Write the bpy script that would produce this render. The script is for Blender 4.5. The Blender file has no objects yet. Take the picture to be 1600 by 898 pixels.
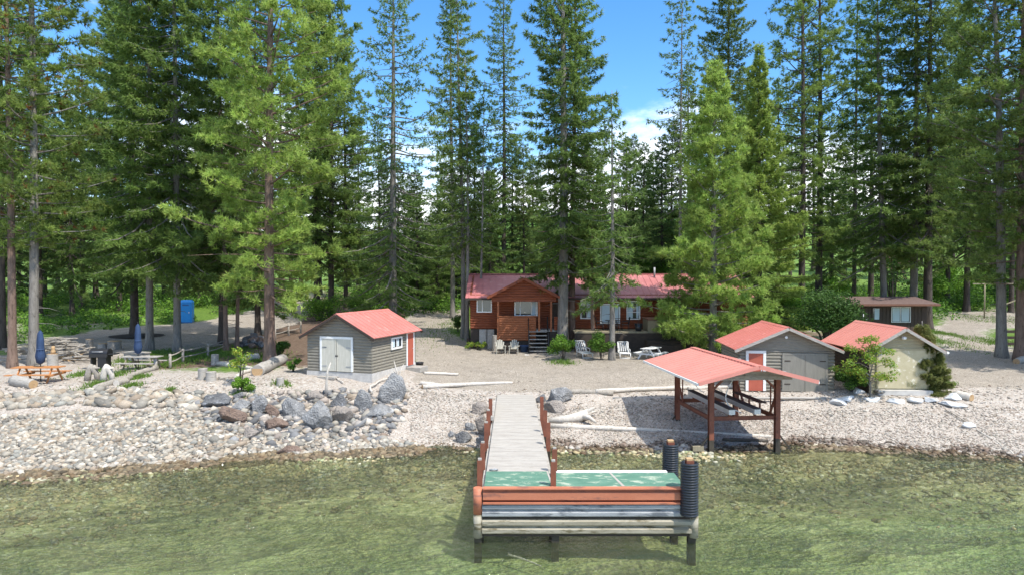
import bpy, bmesh, math, random
import numpy as np
from mathutils import Vector, Matrix
from math import radians as rad, sin, cos, pi

SC = bpy.context.scene
COL = SC.collection
random.seed(7)

# ------------------------------------------------------------------ camera
CAMZ = 7.2
F = 1067.0
PITCH = math.atan(19.0 / F)
cam_d = bpy.data.cameras.new('camera')
cam = bpy.data.objects.new('camera', cam_d)
COL.objects.link(cam)
cam.location = (0, 0, CAMZ)
cam.rotation_euler = (pi / 2 - PITCH, 0, 0)
cam_d.sensor_width = 36.0
cam_d.lens = 36.0 * F / 1600.0
cam_d.clip_start = 0.1
cam_d.clip_end = 3000.0
SC.camera = cam

# ------------------------------------------------------------------ light
SUN_EL = rad(58)
SUN_AZ = math.atan2(0.74, -0.67)          # clockwise from +Y: right of and behind the camera
SDIR = Vector((sin(SUN_AZ) * cos(SUN_EL), cos(SUN_AZ) * cos(SUN_EL), sin(SUN_EL)))
sl = bpy.data.lights.new('sun', 'SUN')
sl.energy = 3.7
sl.angle = rad(0.5)
sl.color = (1.0, 0.95, 0.87)
so = bpy.data.objects.new('sun', sl)
COL.objects.link(so)
so.rotation_euler = SDIR.to_track_quat('Z', 'Y').to_euler()

W = bpy.data.worlds.new('World')
SC.world = W
W.use_nodes = True
nt = W.node_tree
nt.nodes.clear()
def wn(t, **k):
    n = nt.nodes.new(t)
    for a, v in k.items():
        setattr(n, a, v)
    return n
sky = wn('ShaderNodeTexSky', sky_type='NISHITA', sun_disc=False)
sky.sun_elevation = SUN_EL
sky.sun_rotation = SUN_AZ
sky.air_density = 1.0
sky.dust_density = 0.15
sky.ozone_density = 4.0
tc = wn('ShaderNodeTexCoord')
mp = wn('ShaderNodeMapping')
mp.inputs['Scale'].default_value = (1.0, 1.0, 2.6)
mp.inputs['Location'].default_value = (0.35, 0.1, 0.0)
nz = wn('ShaderNodeTexNoise')
nz.inputs['Scale'].default_value = 3.2
nz.inputs['Detail'].default_value = 9
nz.inputs['Roughness'].default_value = 0.58
sep = wn('ShaderNodeSeparateXYZ')
elev = wn('ShaderNodeMapRange')            # clouds bank up low over the hills
elev.inputs['From Min'].default_value = 0.07
elev.inputs['From Max'].default_value = 0.34
elev.inputs['To Min'].default_value = 0.22
elev.inputs['To Max'].default_value = -0.16
high = wn('ShaderNodeMapRange')            # unseen white cloud overhead, added to whiten the fill light
high.inputs['From Min'].default_value = 0.42
high.inputs['From Max'].default_value = 0.75
high.inputs['To Max'].default_value = 0.30
add2 = wn('ShaderNodeMath', operation='ADD')
addm = wn('ShaderNodeMath', operation='ADD')
rmp = wn('ShaderNodeMapRange', interpolation_type='SMOOTHSTEP')
rmp.inputs['From Min'].default_value = 0.52
rmp.inputs['From Max'].default_value = 0.74
mix = wn('ShaderNodeMix', data_type='RGBA')
mix.inputs[7].default_value = (8.6, 8.8, 9.1, 1)
bg = wn('ShaderNodeBackground')
bg.inputs['Strength'].default_value = 0.15
wo = wn('ShaderNodeOutputWorld')
L = nt.links.new
L(tc.outputs['Generated'], mp.inputs['Vector'])
L(mp.outputs[0], nz.inputs['Vector'])
L(tc.outputs['Generated'], sep.inputs[0])
L(sep.outputs['Z'], elev.inputs['Value'])
L(nz.outputs['Fac'], addm.inputs[0])
L(sep.outputs['Z'], high.inputs['Value'])
L(elev.outputs[0], add2.inputs[0])
L(high.outputs[0], add2.inputs[1])
L(add2.outputs[0], addm.inputs[1])
L(addm.outputs[0], rmp.inputs['Value'])
L(rmp.outputs[0], mix.inputs[0])
hsv = wn('ShaderNodeHueSaturation')
hsv.inputs['Saturation'].default_value = 1.25
L(sky.outputs[0], hsv.inputs['Color'])
L(hsv.outputs[0], mix.inputs[6])
L(mix.outputs[2], bg.inputs['Color'])
L(bg.outputs[0], wo.inputs['Surface'])

SC.view_settings.view_transform = 'Standard'
SC.view_settings.look = 'None'
SC.view_settings.gamma = 1.0
SC.view_settings.use_curve_mapping = False
SC.view_settings.exposure = 0.84
SC.render.engine = 'CYCLES'
SC.cycles.max_bounces = 10
SC.cycles.diffuse_bounces = 5
SC.cycles.glossy_bounces = 3
SC.cycles.transparent_max_bounces = 8
SC.cycles.use_denoising = True
SC.cycles.use_adaptive_sampling = True

# ------------------------------------------------------------------ helpers
def tag(o, label=None, cat=None, group=None, kind=None):
    if label: o['label'] = label
    if cat: o['category'] = cat
    if group: o['group'] = group
    if kind: o['kind'] = kind
    return o

def thing(name, label, cat, loc=(0, 0, 0), rz=0.0, group=None):
    o = bpy.data.objects.new(name, None)
    o.empty_display_size = 0.3
    COL.objects.link(o)
    o.location = loc
    o.rotation_euler = (0, 0, rz)
    return tag(o, label, cat, group)

def dup(root, loc=None, rz=None, sc=None, label=None, group=None):
    def cp(o, parent):
        c = o.copy()
        COL.objects.link(c)
        if parent is not None:
            c.parent = parent
        for ch in list(o.children):
            cp(ch, c)
        return c
    r = cp(root, None)
    if loc is not None: r.location = loc
    if rz is not None: r.rotation_euler = (r.rotation_euler[0], r.rotation_euler[1], rz)
    if sc is not None: r.scale = sc if hasattr(sc, '__len__') else (sc, sc, sc)
    if label: r['label'] = label
    if group: r['group'] = group
    return r

def link_mesh(name, me, mat, parent=None, loc=None, rot=None):
    if mat is not None and len(me.materials) == 0:
        me.materials.append(mat)
    o = bpy.data.objects.new(name, me)
    COL.objects.link(o)
    if parent is not None: o.parent = parent
    if loc is not None: o.location = loc
    if rot is not None: o.rotation_euler = rot
    return o

def np_mesh(name, V, Fc, smooth=False, col=None):
    """V (n,3); Fc (m,k) equal-size faces; col (n,3|4) point colour named 'tint'."""
    V = np.asarray(V, np.float32); Fc = np.asarray(Fc, np.int32)
    m, k = Fc.shape
    me = bpy.data.meshes.new(name)
    me.vertices.add(len(V)); me.vertices.foreach_set('co', V.ravel())
    me.loops.add(m * k); me.loops.foreach_set('vertex_index', Fc.ravel())
    me.polygons.add(m)
    me.polygons.foreach_set('loop_start', np.arange(0, m * k, k, dtype=np.int32))
    me.polygons.foreach_set('loop_total', np.full(m, k, np.int32))
    if smooth: me.polygons.foreach_set('use_smooth', np.ones(m, bool))
    me.update(calc_edges=True)
    if col is not None:
        col = np.asarray(col, np.float32)
        if col.shape[1] == 3: col = np.hstack([col, np.ones((len(col), 1), np.float32)])
        a = me.color_attributes.new('tint', 'BYTE_COLOR' if len(V) > 20000 and smooth is False else 'FLOAT_COLOR', 'POINT')
        a.data.foreach_set('color', col.ravel())
    return me

class MB:
    """collects boxes, beams and tubes into ONE mesh"""
    def __init__(s): s.v = []; s.f = []; s.sm = []
    def add(s, vs, fs, smooth=False):
        b = len(s.v)
        s.v.extend([tuple(p) for p in vs]); s.f.extend([tuple(b + i for i in f) for f in fs]); s.sm.extend([smooth] * len(fs))
        return s
    def box(s, x0, x1, y0, y1, z0, z1):
        vs = [(x0,y0,z0),(x1,y0,z0),(x1,y1,z0),(x0,y1,z0),(x0,y0,z1),(x1,y0,z1),(x1,y1,z1),(x0,y1,z1)]
        return s.add(vs, [(0,3,2,1),(4,5,6,7),(0,1,5,4),(1,2,6,5),(2,3,7,6),(3,0,4,7)])
    def beam(s, p0, p1, w, h, up=(0, 0, 1)):
        p0 = Vector(p0); p1 = Vector(p1); d = (p1 - p0).normalized(); up = Vector(up)
        if abs(d.dot(up)) > .98: up = Vector((0, 1, 0))
        x = d.cross(up).normalized(); z = x.cross(d).normalized()
        vs = []
        for p in (p0, p1):
            for a, b in ((-1,-1),(1,-1),(1,1),(-1,1)):
                vs.append(p + x * (a * w / 2) + z * (b * h / 2))
        return s.add(vs, [(0,1,2,3),(7,6,5,4),(0,4,5,1),(1,5,6,2),(2,6,7,3),(3,7,4,0)])
    def ibeam(s, p0, p1, w, h, t=.025, up=(0, 1, 0)):
        p0 = Vector(p0); p1 = Vector(p1); d = (p1 - p0).normalized(); up = Vector(up)
        x = d.cross(up).normalized(); z = x.cross(d).normalized()
        s.beam(p0 + z * (h/2 - t/2), p1 + z * (h/2 - t/2), w, t, up=z)
        s.beam(p0 - z * (h/2 - t/2), p1 - z * (h/2 - t/2), w, t, up=z)
        s.beam(p0, p1, t, h - 2*t, up=z)
        return s
    def tube(s, pts, rr, n=8, caps=True, smooth=True):
        pts = [Vector(p) for p in pts]; b = len(s.v)
        if not hasattr(rr, '__len__'): rr = [rr] * len(pts)
        pr = None
        for i, p in enumerate(pts):
            d = (pts[min(i+1, len(pts)-1)] - pts[max(i-1, 0)])
            d = d.normalized() if d.length > 1e-9 else Vector((0, 0, 1))
            if pr is None:
                pr = d.orthogonal().normalized()
            else:
                pr = (pr - d * pr.dot(d))
                pr = pr.normalized() if pr.length > 1e-6 else d.orthogonal().normalized()
            q = d.cross(pr)
            for k in range(n):
                a = 2 * pi * k / n
                s.v.append(tuple(p + (pr * cos(a) + q * sin(a)) * rr[i]))
        for i in range(len(pts) - 1):
            for k in range(n):
                k2 = (k + 1) % n
                s.f.append((b+i*n+k, b+i*n+k2, b+(i+1)*n+k2, b+(i+1)*n+k)); s.sm.append(smooth)
        if caps:
            s.f.append(tuple(b + k for k in range(n))[::-1]); s.sm.append(False)
            e = b + (len(pts) - 1) * n
            s.f.append(tuple(e + k for k in range(n))); s.sm.append(False)
        return s
    def lathe(s, prof, n=16, c=(0, 0, 0), smooth=True):
        b = len(s.v)
        for r, z in prof:
            for k in range(n):
                a = 2 * pi * k / n
                s.v.append((c[0] + r * cos(a), c[1] + r * sin(a), c[2] + z))
        for i in range(len(prof) - 1):
            for k in range(n):
                k2 = (k + 1) % n
                s.f.append((b+i*n+k, b+i*n+k2, b+(i+1)*n+k2, b+(i+1)*n+k)); s.sm.append(smooth)
        return s
    def build(s, name, mat, parent=None, loc=None, rot=None, bevel=0):
        me = bpy.data.meshes.new(name)
        me.from_pydata(s.v, [], s.f)
        me.polygons.foreach_set('use_smooth', np.array(s.sm, bool))
        me.update()
        o = link_mesh(name, me, mat, parent, loc, rot)
        if bevel:
            m = o.modifiers.new('bevel', 'BEVEL'); m.width = bevel; m.segments = 2; m.limit_method = 'ANGLE'
        return o

# ------------------------------------------------------------------ materials
def new_mat(name):
    m = bpy.data.materials.new(name); m.use_nodes = True
    return m, m.node_tree, m.node_tree.nodes['Principled BSDF']

def M(name, c1, c2, scale=4.0, rough=.75, bump=.3, dist=.01, metal=0, stretch=(1, 1, 1), c3=None, spots=None, spec=.35, fine=40.0, thr=.56):
    m, t, p = new_mat(name)
    N = t.nodes.new; K = t.links.new
    tc = N('ShaderNodeTexCoord'); mp = N('ShaderNodeMapping'); mp.inputs['Scale'].default_value = stretch
    K(tc.outputs['Object'], mp.inputs[0])
    n1 = N('ShaderNodeTexNoise'); n1.inputs['Scale'].default_value = scale; n1.inputs['Detail'].default_value = 8; n1.inputs['Roughness'].default_value = .65
    K(mp.outputs[0], n1.inputs['Vector'])
    r = N('ShaderNodeValToRGB'); r.color_ramp.elements[0].position = .33; r.color_ramp.elements[1].position = .67
    r.color_ramp.elements[0].color = (*c1, 1); r.color_ramp.elements[1].color = (*c2, 1)
    K(n1.outputs['Fac'], r.inputs[0])
    out = r.outputs[0]
    n2 = N('ShaderNodeTexNoise'); n2.inputs['Scale'].default_value = fine; n2.inputs['Detail'].default_value = 4
    K(mp.outputs[0], n2.inputs['Vector'])
    if c3 is not None:
        n3 = N('ShaderNodeTexNoise'); n3.inputs['Scale'].default_value = scale * (spots or 1.7); n3.inputs['Detail'].default_value = 6; n3.inputs['Roughness'].default_value = .7
        K(mp.outputs[0], n3.inputs['Vector'])
        r3 = N('ShaderNodeMapRange'); r3.inputs['From Min'].default_value = thr; r3.inputs['From Max'].default_value = thr + .10
        K(n3.outputs['Fac'], r3.inputs['Value'])
        mx = N('ShaderNodeMix'); mx.data_type = 'RGBA'; mx.inputs[7].default_value = (*c3, 1)
        K(r3.outputs[0], mx.inputs[0]); K(out, mx.inputs[6]); out = mx.outputs[2]
    hs = N('ShaderNodeHueSaturation'); mr = N('ShaderNodeMapRange'); mr.inputs['To Min'].default_value = .78; mr.inputs['To Max'].default_value = 1.22
    K(n2.outputs['Fac'], mr.inputs['Value']); K(mr.outputs[0], hs.inputs['Value']); K(out, hs.inputs['Color'])
    K(hs.outputs[0], p.inputs['Base Color'])
    p.inputs['Roughness'].default_value = rough; p.inputs['Metallic'].default_value = metal
    p.inputs['Specular IOR Level'].default_value = spec
    if bump:
        b = N('ShaderNodeBump'); b.inputs['Strength'].default_value = bump; b.inputs['Distance'].default_value = dist
        ad = N('ShaderNodeMath'); ad.operation = 'ADD'
        K(n1.outputs['Fac'], ad.inputs[0]); K(n2.outputs['Fac'], ad.inputs[1]); K(ad.outputs[0], b.inputs['Height'])
        K(b.outputs[0], p.inputs['Normal'])
    return m

def tint_mat(name, rough=.8, transl=0.0, spec=.3, vary=0.0, bump=0, bscale=30, wet=False):
    m, t, p = new_mat(name)
    N = t.nodes.new; K = t.links.new
    a = N('ShaderNodeAttribute'); a.attribute_name = 'tint'
    out = a.outputs['Color']
    if vary:
        oi = N('ShaderNodeObjectInfo')
        hs = N('ShaderNodeHueSaturation')
        mr = N('ShaderNodeMapRange'); mr.inputs['To Min'].default_value = 1 - vary; mr.inputs['To Max'].default_value = 1 + vary
        mh = N('ShaderNodeMapRange'); mh.inputs['To Min'].default_value = .5 - vary * .06; mh.inputs['To Max'].default_value = .5 + vary * .06
        mul = N('ShaderNodeMath'); mul.operation = 'MULTIPLY'; mul.inputs[1].default_value = 7.13
        fr = N('ShaderNodeMath'); fr.operation = 'FRACT'
        K(oi.outputs['Random'], mr.inputs['Value']); K(oi.outputs['Random'], mul.inputs[0]); K(mul.outputs[0], fr.inputs[0]); K(fr.outputs[0], mh.inputs['Value'])
        K(mr.outputs[0], hs.inputs['Value']); K(mh.outputs[0], hs.inputs['Hue']); K(out, hs.inputs['Color']); out = hs.outputs[0]
    if bump:
        tc = N('ShaderNodeTexCoord'); n = N('ShaderNodeTexNoise'); n.inputs['Scale'].default_value = bscale; n.inputs['Detail'].default_value = 6
        K(tc.outputs['Object'], n.inputs['Vector'])
        b = N('ShaderNodeBump'); b.inputs['Strength'].default_value = bump; b.inputs['Distance'].default_value = .02
        K(n.outputs['Fac'], b.inputs['Height']); K(b.outputs[0], p.inputs['Normal'])
        hs2 = N('ShaderNodeHueSaturation'); m2 = N('ShaderNodeMapRange'); m2.inputs['To Min'].default_value = .65; m2.inputs['To Max'].default_value = 1.35
        K(n.outputs['Fac'], m2.inputs['Value']); K(m2.outputs[0], hs2.inputs['Value']); K(out, hs2.inputs['Color']); out = hs2.outputs[0]
    K(out, p.inputs['Base Color'])
    p.inputs['Roughness'].default_value = rough; p.inputs['Specular IOR Level'].default_value = spec
    if transl:
        tr = N('ShaderNodeBsdfTranslucent'); mx = N('ShaderNodeMixShader'); mx.inputs[0].default_value = transl
        K(out, tr.inputs['Color']); K(p.outputs[0], mx.inputs[1]); K(tr.outputs[0], mx.inputs[2])
        K(mx.outputs[0], t.nodes['Material Output'].inputs['Surface'])
    return m

def plain(name, c, rough=.5, metal=0, spec=.5):
    return M(name, tuple(x * .93 for x in c), tuple(min(1, x * 1.07) for x in c), 3.0, rough, .08, .004, metal, spec=spec)

MT = {}
MT['redroof'] = M('red_metal_roofing', (.48, .15, .122), (.54, .185, .155), .8, .4, .1, .004, c3=(.58, .25, .21), spots=3.5, spec=.3)
MT['redroof_house'] = M('faded_red_metal_roofing', (.34, .115, .11), (.42, .155, .15), .6, .5, .1, .004, c3=(.45, .21, .20), spots=3, spec=.3)
MT['redroof_pale'] = M('sun_bleached_red_roofing', (.51, .195, .155), (.55, .225, .18), .7, .5, .1, .004, spec=.3)
MT['graysiding'] = M('grey_stained_log_siding', (.175, .16, .125), (.24, .22, .178), 3, .8, .35, .008, stretch=(1, 1, 4), c3=(.24, .22, .185), spots=2)
MT['tansiding'] = M('tan_painted_siding', (.30, .26, .16), (.36, .315, .20), 3, .8, .3, .006, stretch=(1, 1, 4), c3=(.42, .39, .29), spots=1.2)
MT['beigedoor'] = M('beige_plywood_door', (.47, .45, .37), (.55, .525, .445), 4, .8, .25, .004, stretch=(6, 1, .6), c3=(.58, .56, .49), spots=1)
MT['peeldoor'] = M('peeling_tan_door', (.40, .35, .22), (.46, .41, .27), 3, .8, .35, .006, c3=(.62, .58, .47), spots=1.3)
MT['graydoor'] = M('grey_plywood_door', (.19, .18, .15), (.24, .225, .19), 3, .8, .25, .004, stretch=(4, 1, .6))
MT['white'] = M('white_trim_paint', (.68, .68, .65), (.76, .76, .73), 5, .6, .15, .003)
MT['reddoor'] = M('brick_red_door_paint', (.36, .085, .05), (.42, .11, .07), 3, .6, .2, .003)
MT['logred'] = M('red_brown_log_stain', (.13, .030, .010), (.24, .062, .020), 2.2, .6, .5, .012, stretch=(.8, .8, 8), c3=(.085, .022, .010), spots=1.4)
MT['logpale'] = M('light_cedar_log', (.225, .070, .024), (.29, .10, .038), 2.2, .6, .5, .012, stretch=(.8, .8, 8), c3=(.17, .05, .02), spots=1.2)
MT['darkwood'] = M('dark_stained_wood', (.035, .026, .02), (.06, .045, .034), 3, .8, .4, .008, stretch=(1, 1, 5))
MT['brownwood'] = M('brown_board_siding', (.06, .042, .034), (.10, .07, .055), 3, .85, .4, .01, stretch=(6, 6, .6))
MT['weathered'] = M('weathered_grey_wood', (.27, .25, .22), (.40, .375, .335), 3, .88, .6, .012, stretch=(1.2, 1.2, 7), c3=(.18, .16, .135), spots=1.3)
MT['drift'] = M('bleached_driftwood', (.42, .38, .325), (.56, .52, .455), 2.5, .85, .6, .012, stretch=(3, 3, 3), c3=(.29, .255, .21), spots=1.4)
MT['driftdark'] = M('grey_driftwood', (.24, .215, .18), (.37, .335, .285), 2.5, .88, .7, .015, stretch=(3, 3, 3), c3=(.14, .12, .095), spots=1.4)
MT['cutwood'] = M('sawn_log_end', (.36, .23, .11), (.46, .31, .17), 5, .85, .4, .008, c3=(.22, .13, .07), spots=1.5)
MT['orangewood'] = M('orange_stained_cedar', (.38, .16, .055), (.48, .215, .08), 4, .6, .3, .004, stretch=(1, 6, 6))
MT['rust'] = M('rust_brown_steel_paint', (.15, .052, .03), (.22, .075, .042), 3, .65, .25, .005, c3=(.12, .045, .028), spots=1.4)
MT['orangesteel'] = M('orange_primed_steel', (.37, .125, .068), (.45, .17, .095), 1.2, .6, .2, .005, stretch=(.5, 1, 2), c3=(.24, .10, .07), spots=2.4, thr=.54)
MT['galv'] = M('weathered_galvanised_sheet', (.22, .235, .25), (.38, .385, .385), .9, .6, .3, .006, metal=.2, stretch=(.6, 1, 3), c3=(.13, .14, .155), spots=2.6, thr=.52)
MT['galvdirty'] = M('algae_stained_sheet', (.22, .195, .135), (.37, .34, .265), 1.0, .65, .3, .006, metal=.1, stretch=(.6, 1, 3), c3=(.12, .10, .055), spots=2.6, thr=.52)
MT['wetpile'] = M('wet_dark_pile', (.03, .026, .02), (.06, .05, .035), 4, .5, .3, .01)
MT['concrete'] = M('pale_concrete_deck', (.31, .285, .25), (.385, .36, .32), 1.6, .85, .25, .004, stretch=(1, 3, 1), c3=(.26, .24, .205), spots=2.5)
MT['found'] = M('pale_foundation_concrete', (.40, .38, .35), (.52, .50, .46), 3, .9, .3, .006)
MT['turf'] = M('worn_green_outdoor_carpet', (.065, .155, .108), (.105, .21, .15), 2.2, .9, .3, .004, stretch=(1, 2.2, 1), c3=(.36, .40, .31), spots=1.1, thr=.53)
MT['blackplastic'] = plain('black_corrugated_plastic', (.02, .022, .026), .35)
MT['alum'] = M('pale_aluminium', (.50, .52, .53), (.60, .61, .62), 3, .4, .1, .003, metal=.5)
MT['carpetdark'] = plain('dark_bunk_carpet', (.06, .06, .06), .95)
MT['bluefab'] = M('navy_umbrella_fabric', (.022, .045, .10), (.035, .065, .14), 4, .85, .3, .01)
MT['blackmetal'] = plain('black_powder_coat', (.018, .018, .02), .45)
MT['blue'] = M('bright_blue_plastic', (.015, .27, .72), (.02, .32, .80), 2, .4, .1, .003)
MT['bluedark'] = plain('deep_blue_plastic', (.012, .12, .38), .4)
MT['glass'], _t, _p = new_mat('dark_window_glass')
_p.inputs['Base Color'].default_value = (.03, .035, .04, 1); _p.inputs['Roughness'].default_value = .04; _p.inputs['Specular IOR Level'].default_value = .9
MT['curtain'] = M('pale_blue_curtain', (.42, .52, .56), (.55, .63, .66), 3, .8, .2, .01, stretch=(14, 1, .4))
MT['whiteplastic'] = plain('white_resin', (.70, .70, .68), .45)
MT['tanplastic'] = M('beige_resin_chair', (.32, .305, .25), (.39, .37, .31), 4, .6, .1, .004)
MT['mulch'] = M('dark_mulch', (.018, .014, .011), (.045, .035, .026), 14, .95, .8, .03)
MT['roofbrown'] = M('brown_composition_roof', (.10, .065, .055), (.15, .10, .085), 5, .95, .5, .01)
MT['covered'] = M('brown_vinyl_cover', (.16, .075, .05), (.20, .10, .065), 3, .6, .2, .005)
MT['tubwood'] = M('cedar_tub_panel', (.20, .17, .11), (.30, .26, .175), 3, .8, .4, .006, stretch=(8, 8, .6))
MT['rope'] = plain('white_hose', (.65, .65, .62), .6)
MT['bark_pine'] = M('reddish_pine_bark', (.15, .10, .075), (.25, .175, .135), 3, .95, 1.0, .05, stretch=(2.2, 2.2, .45), c3=(.07, .045, .034), spots=1.6, fine=22)
MT['bark_grey'] = M('grey_conifer_bark', (.17, .155, .135), (.27, .25, .22), 3, .95, 1.0, .05, stretch=(2.2, 2.2, .45), c3=(.085, .075, .062), spots=1.6, fine=22)
MT['bark_dark'] = M('dark_fir_bark', (.055, .044, .036), (.105, .085, .07), 3, .95, 1.0, .05, stretch=(2.2, 2.2, .45), c3=(.03, .024, .02), spots=1.6, fine=22)
MT['needles'] = tint_mat('conifer_needles', .55, .5, .3, vary=.16)
MT['leaves'] = tint_mat('broad_leaves', .6, .42, .3, vary=.08)
MT['stones'] = tint_mat('beach_stones', .8, 0, .3, bump=.4, bscale=18)
MT['flag'] = M('pale_blue_grey_flagstone', (.44, .455, .46), (.58, .59, .59), 3, .85, .5, .015, c3=(.42, .44, .46), spots=2)
MT['rock_blue'] = M('blue_grey_boulder', (.16, .16, .158), (.33, .33, .325), 2.2, .8, 1, .14, c3=(.46, .455, .44), spots=1.5, fine=14)
MT['rock_dark'] = M('charcoal_boulder', (.08, .081, .083), (.20, .202, .204), 2.2, .75, 1, .14, c3=(.33, .34, .355), spots=1.3, fine=14)
MT['rock_brown'] = M('rusty_brown_boulder', (.14, .095, .072), (.25, .18, .14), 2.2, .85, 1, .12, c3=(.10, .075, .065), spots=1.5, fine=14)
MT['rock_tan'] = M('tan_boulder', (.22, .19, .165), (.34, .30, .26), 2.2, .85, 1, .12, c3=(.16, .145, .13), spots=1.5, fine=14)
MT['cream'] = plain('cream_house_paint', (.45, .40, .32), .8)

# ------------------------------------------------------------------ terrain
def smooth(a, b, x):
    t = np.clip((x - a) / (b - a), 0, 1)
    return t * t * (3 - 2 * t)

WX = [-400, -60, -30, -18.3, -14, -10.3, -5.3, 0, 7.8, 13.5, 17.9, 20, 60, 400]
WY = [18, 21, 23.5, 24.6, 25.4, 27.2, 28.1, 28.4, 27.9, 28.8, 27.4, 26.5, 24, 22]
def shore(x):
    return np.interp(x, WX, WY) + .18 * np.sin(x * 1.7) + .12 * np.sin(x * 3.9 + 1)
RS = [-200, -30, -10, -3, 0, 3, 6.5, 9, 12, 19, 25, 40, 80, 150, 272, 500, 900]
RZ = [-8, -1.7, -.58, -.26, 0, .36, 1.15, 1.36, 1.48, 1.55, 1.75, 2.7, 4.7, 13, 33, 48, 55]
LS = [-200, -30, -10, -3, 0, 1.2, 4, 6, 9, 20, 33, 47, 80, 150, 272, 500, 900]
LZ = [-8, -1.7, -.58, -.26, 0, .32, .98, 1.35, 1.84, 1.95, 2.12, 2.4, 4.3, 8.5, 18, 40, 52]
def hz(x, y):
    x = np.asarray(x, float); y = np.asarray(y, float)
    s = y - shore(x)
    zr = np.interp(s, RS, RZ); zl = np.interp(s, LS, LZ)
    w = smooth(-7.6, -3.0, x)
    # boathouse pad: the higher left bank runs on under the grey boathouse
    z = zl * (1 - w) + zr * w
    n = .035 * np.sin(x * .9 + 1.3 * np.sin(y * .5)) + .03 * np.sin(y * 1.1 + x * .4) + .015 * np.sin(x * 2.7) * np.sin(y * 2.3)
    far = smooth(70, 200, y)
    n = n * (1 - far) + far * (1.2 * np.sin(x * .03 + 1) + .8 * np.sin(y * .04 + x * .02))
    return z + n * smooth(-6, 3, np.abs(s) + s * 0 + 1)

def H(x, y): return float(hz(x, y))

def ray(px, py):
    vx = (px - 800) / F; vz = -(py - 449) / F
    c, s = cos(-PITCH), sin(-PITCH)
    return vx, c - vz * s * 1.0, vz * c + s    # direction (x, y, z)

def G(px, py):
    """ground point seen at a photo pixel"""
    dx, dy, dz = ray(px, py)
    ts = np.concatenate([np.arange(14, 120, .05), np.arange(120, 600, .5)])
    d = CAMZ + dz * ts - hz(dx * ts, dy * ts)
    i = int(np.argmax(d < 0)) if (d < 0).any() else len(ts) - 1
    t = ts[i]
    return Vector((dx * t, dy * t, H(dx * t, dy * t)))

def AT(px, py, d):
    dx, dy, dz = ray(px, py); t = d / dy
    return Vector((dx * t, d, CAMZ + dz * t))

def in_poly(X, Y, poly):
    inside = np.zeros(X.shape, bool); n = len(poly)
    for i in range(n):
        x0, y0 = poly[i]; x1, y1 = poly[(i + 1) % n]
        c = ((y0 > Y) != (y1 > Y)) & (X < (x1 - x0) * (Y - y0) / (y1 - y0 + 1e-12) + x0)
        inside ^= c
    return inside

def gpoly(pts): return [tuple(G(*p)[:2]) for p in pts]
ROAD_L = gpoly([(70,530),(180,514),(300,505),(400,482),(432,464),(440,452),(500,450),(492,472),(470,500),(430,514),(372,532),(300,547),(250,552),(150,552),(90,556),(60,545)])
PICNIC = gpoly([(-80,560),(100,550),(240,552),(240,575),(150,600),(0,602),(-80,605)])
YARD = gpoly([(640,497),(628,520),(660,575),(640,596),(770,610),(840,612),(1000,606),(1150,598),(1150,560),(1080,552),(1000,550),(900,546),(740,543),(690,517),(724,492),(735,478),(722,462),(642,462)])
DRIVE_R = gpoly([(1462,487),(1480,497),(1472,512),(1494,530),(1474,560),(1462,604),(1640,608),(1640,552),(1570,548),(1538,530),(1530,512),(1640,512),(1640,488)])
DUFF = gpoly([(250,552),(372,534),(430,514),(470,500),(478,470),(500,452),(640,465),(628,520),(640,560),(455,575),(430,570),(330,572),(250,575)])

xs = np.unique(np.round(np.concatenate([np.arange(-26, 27, .25), np.linspace(-70, -26, 50), np.linspace(27, 75, 50), np.linspace(-500, -70, 40), np.linspace(75, 500, 40)]), 3))
ys = np.unique(np.round(np.concatenate([np.linspace(-150, 10, 20), np.arange(10, 50, .22), np.arange(50, 110, .7), np.linspace(110, 800, 90)]), 3))
GX, GY = np.meshgrid(xs, ys)
GZ = hz(GX, GY)
S_ = GY - shore(GX)
def blur(a, n=2):
    for _ in range(n):
        b = a.copy(); b[1:-1, 1:-1] = (a[:-2, 1:-1] + a[2:, 1:-1] + a[1:-1, :-2] + a[1:-1, 2:] + a[1:-1, 1:-1] * 2) / 6; a = b
    return a
m_road = blur((in_poly(GX, GY, ROAD_L) | in_poly(GX, GY, DRIVE_R)).astype(float), 3)
m_yard = blur(in_poly(GX, GY, YARD).astype(float), 3)
m_pic = blur(in_poly(GX, GY, PICNIC).astype(float), 3)
m_duff = blur(in_poly(GX, GY, DUFF).astype(float), 3)
m_land = smooth(10.5, 15, S_)                     # beyond the beach
m_land = m_land * (1 - np.maximum.reduce([m_road, m_yard, m_pic]))
nn = .5 + .5 * np.sin(GX * .45 + 2 * np.sin(GY * .21)) * np.sin(GY * .33 + 1.5 * np.sin(GX * .27))
m_grass = m_land * np.clip(.35 + .55 * nn + smooth(60, 100, GY) * .5, 0, 1) * (1 - .75 * m_duff)
m_forest = np.clip(m_land - m_grass, 0, 1)
m_grav = np.maximum(m_road, m_yard)
colr = np.stack([m_grav, m_grass, m_forest, np.ones_like(GX)], -1).reshape(-1, 4)
wet = np.stack([np.clip(-S_, 0, 40) / 40, smooth(.5, -.2, S_) , smooth(-2, -1, -np.abs(S_ - 0)) * 0, np.ones_like(GX)], -1).reshape(-1, 4)

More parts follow.
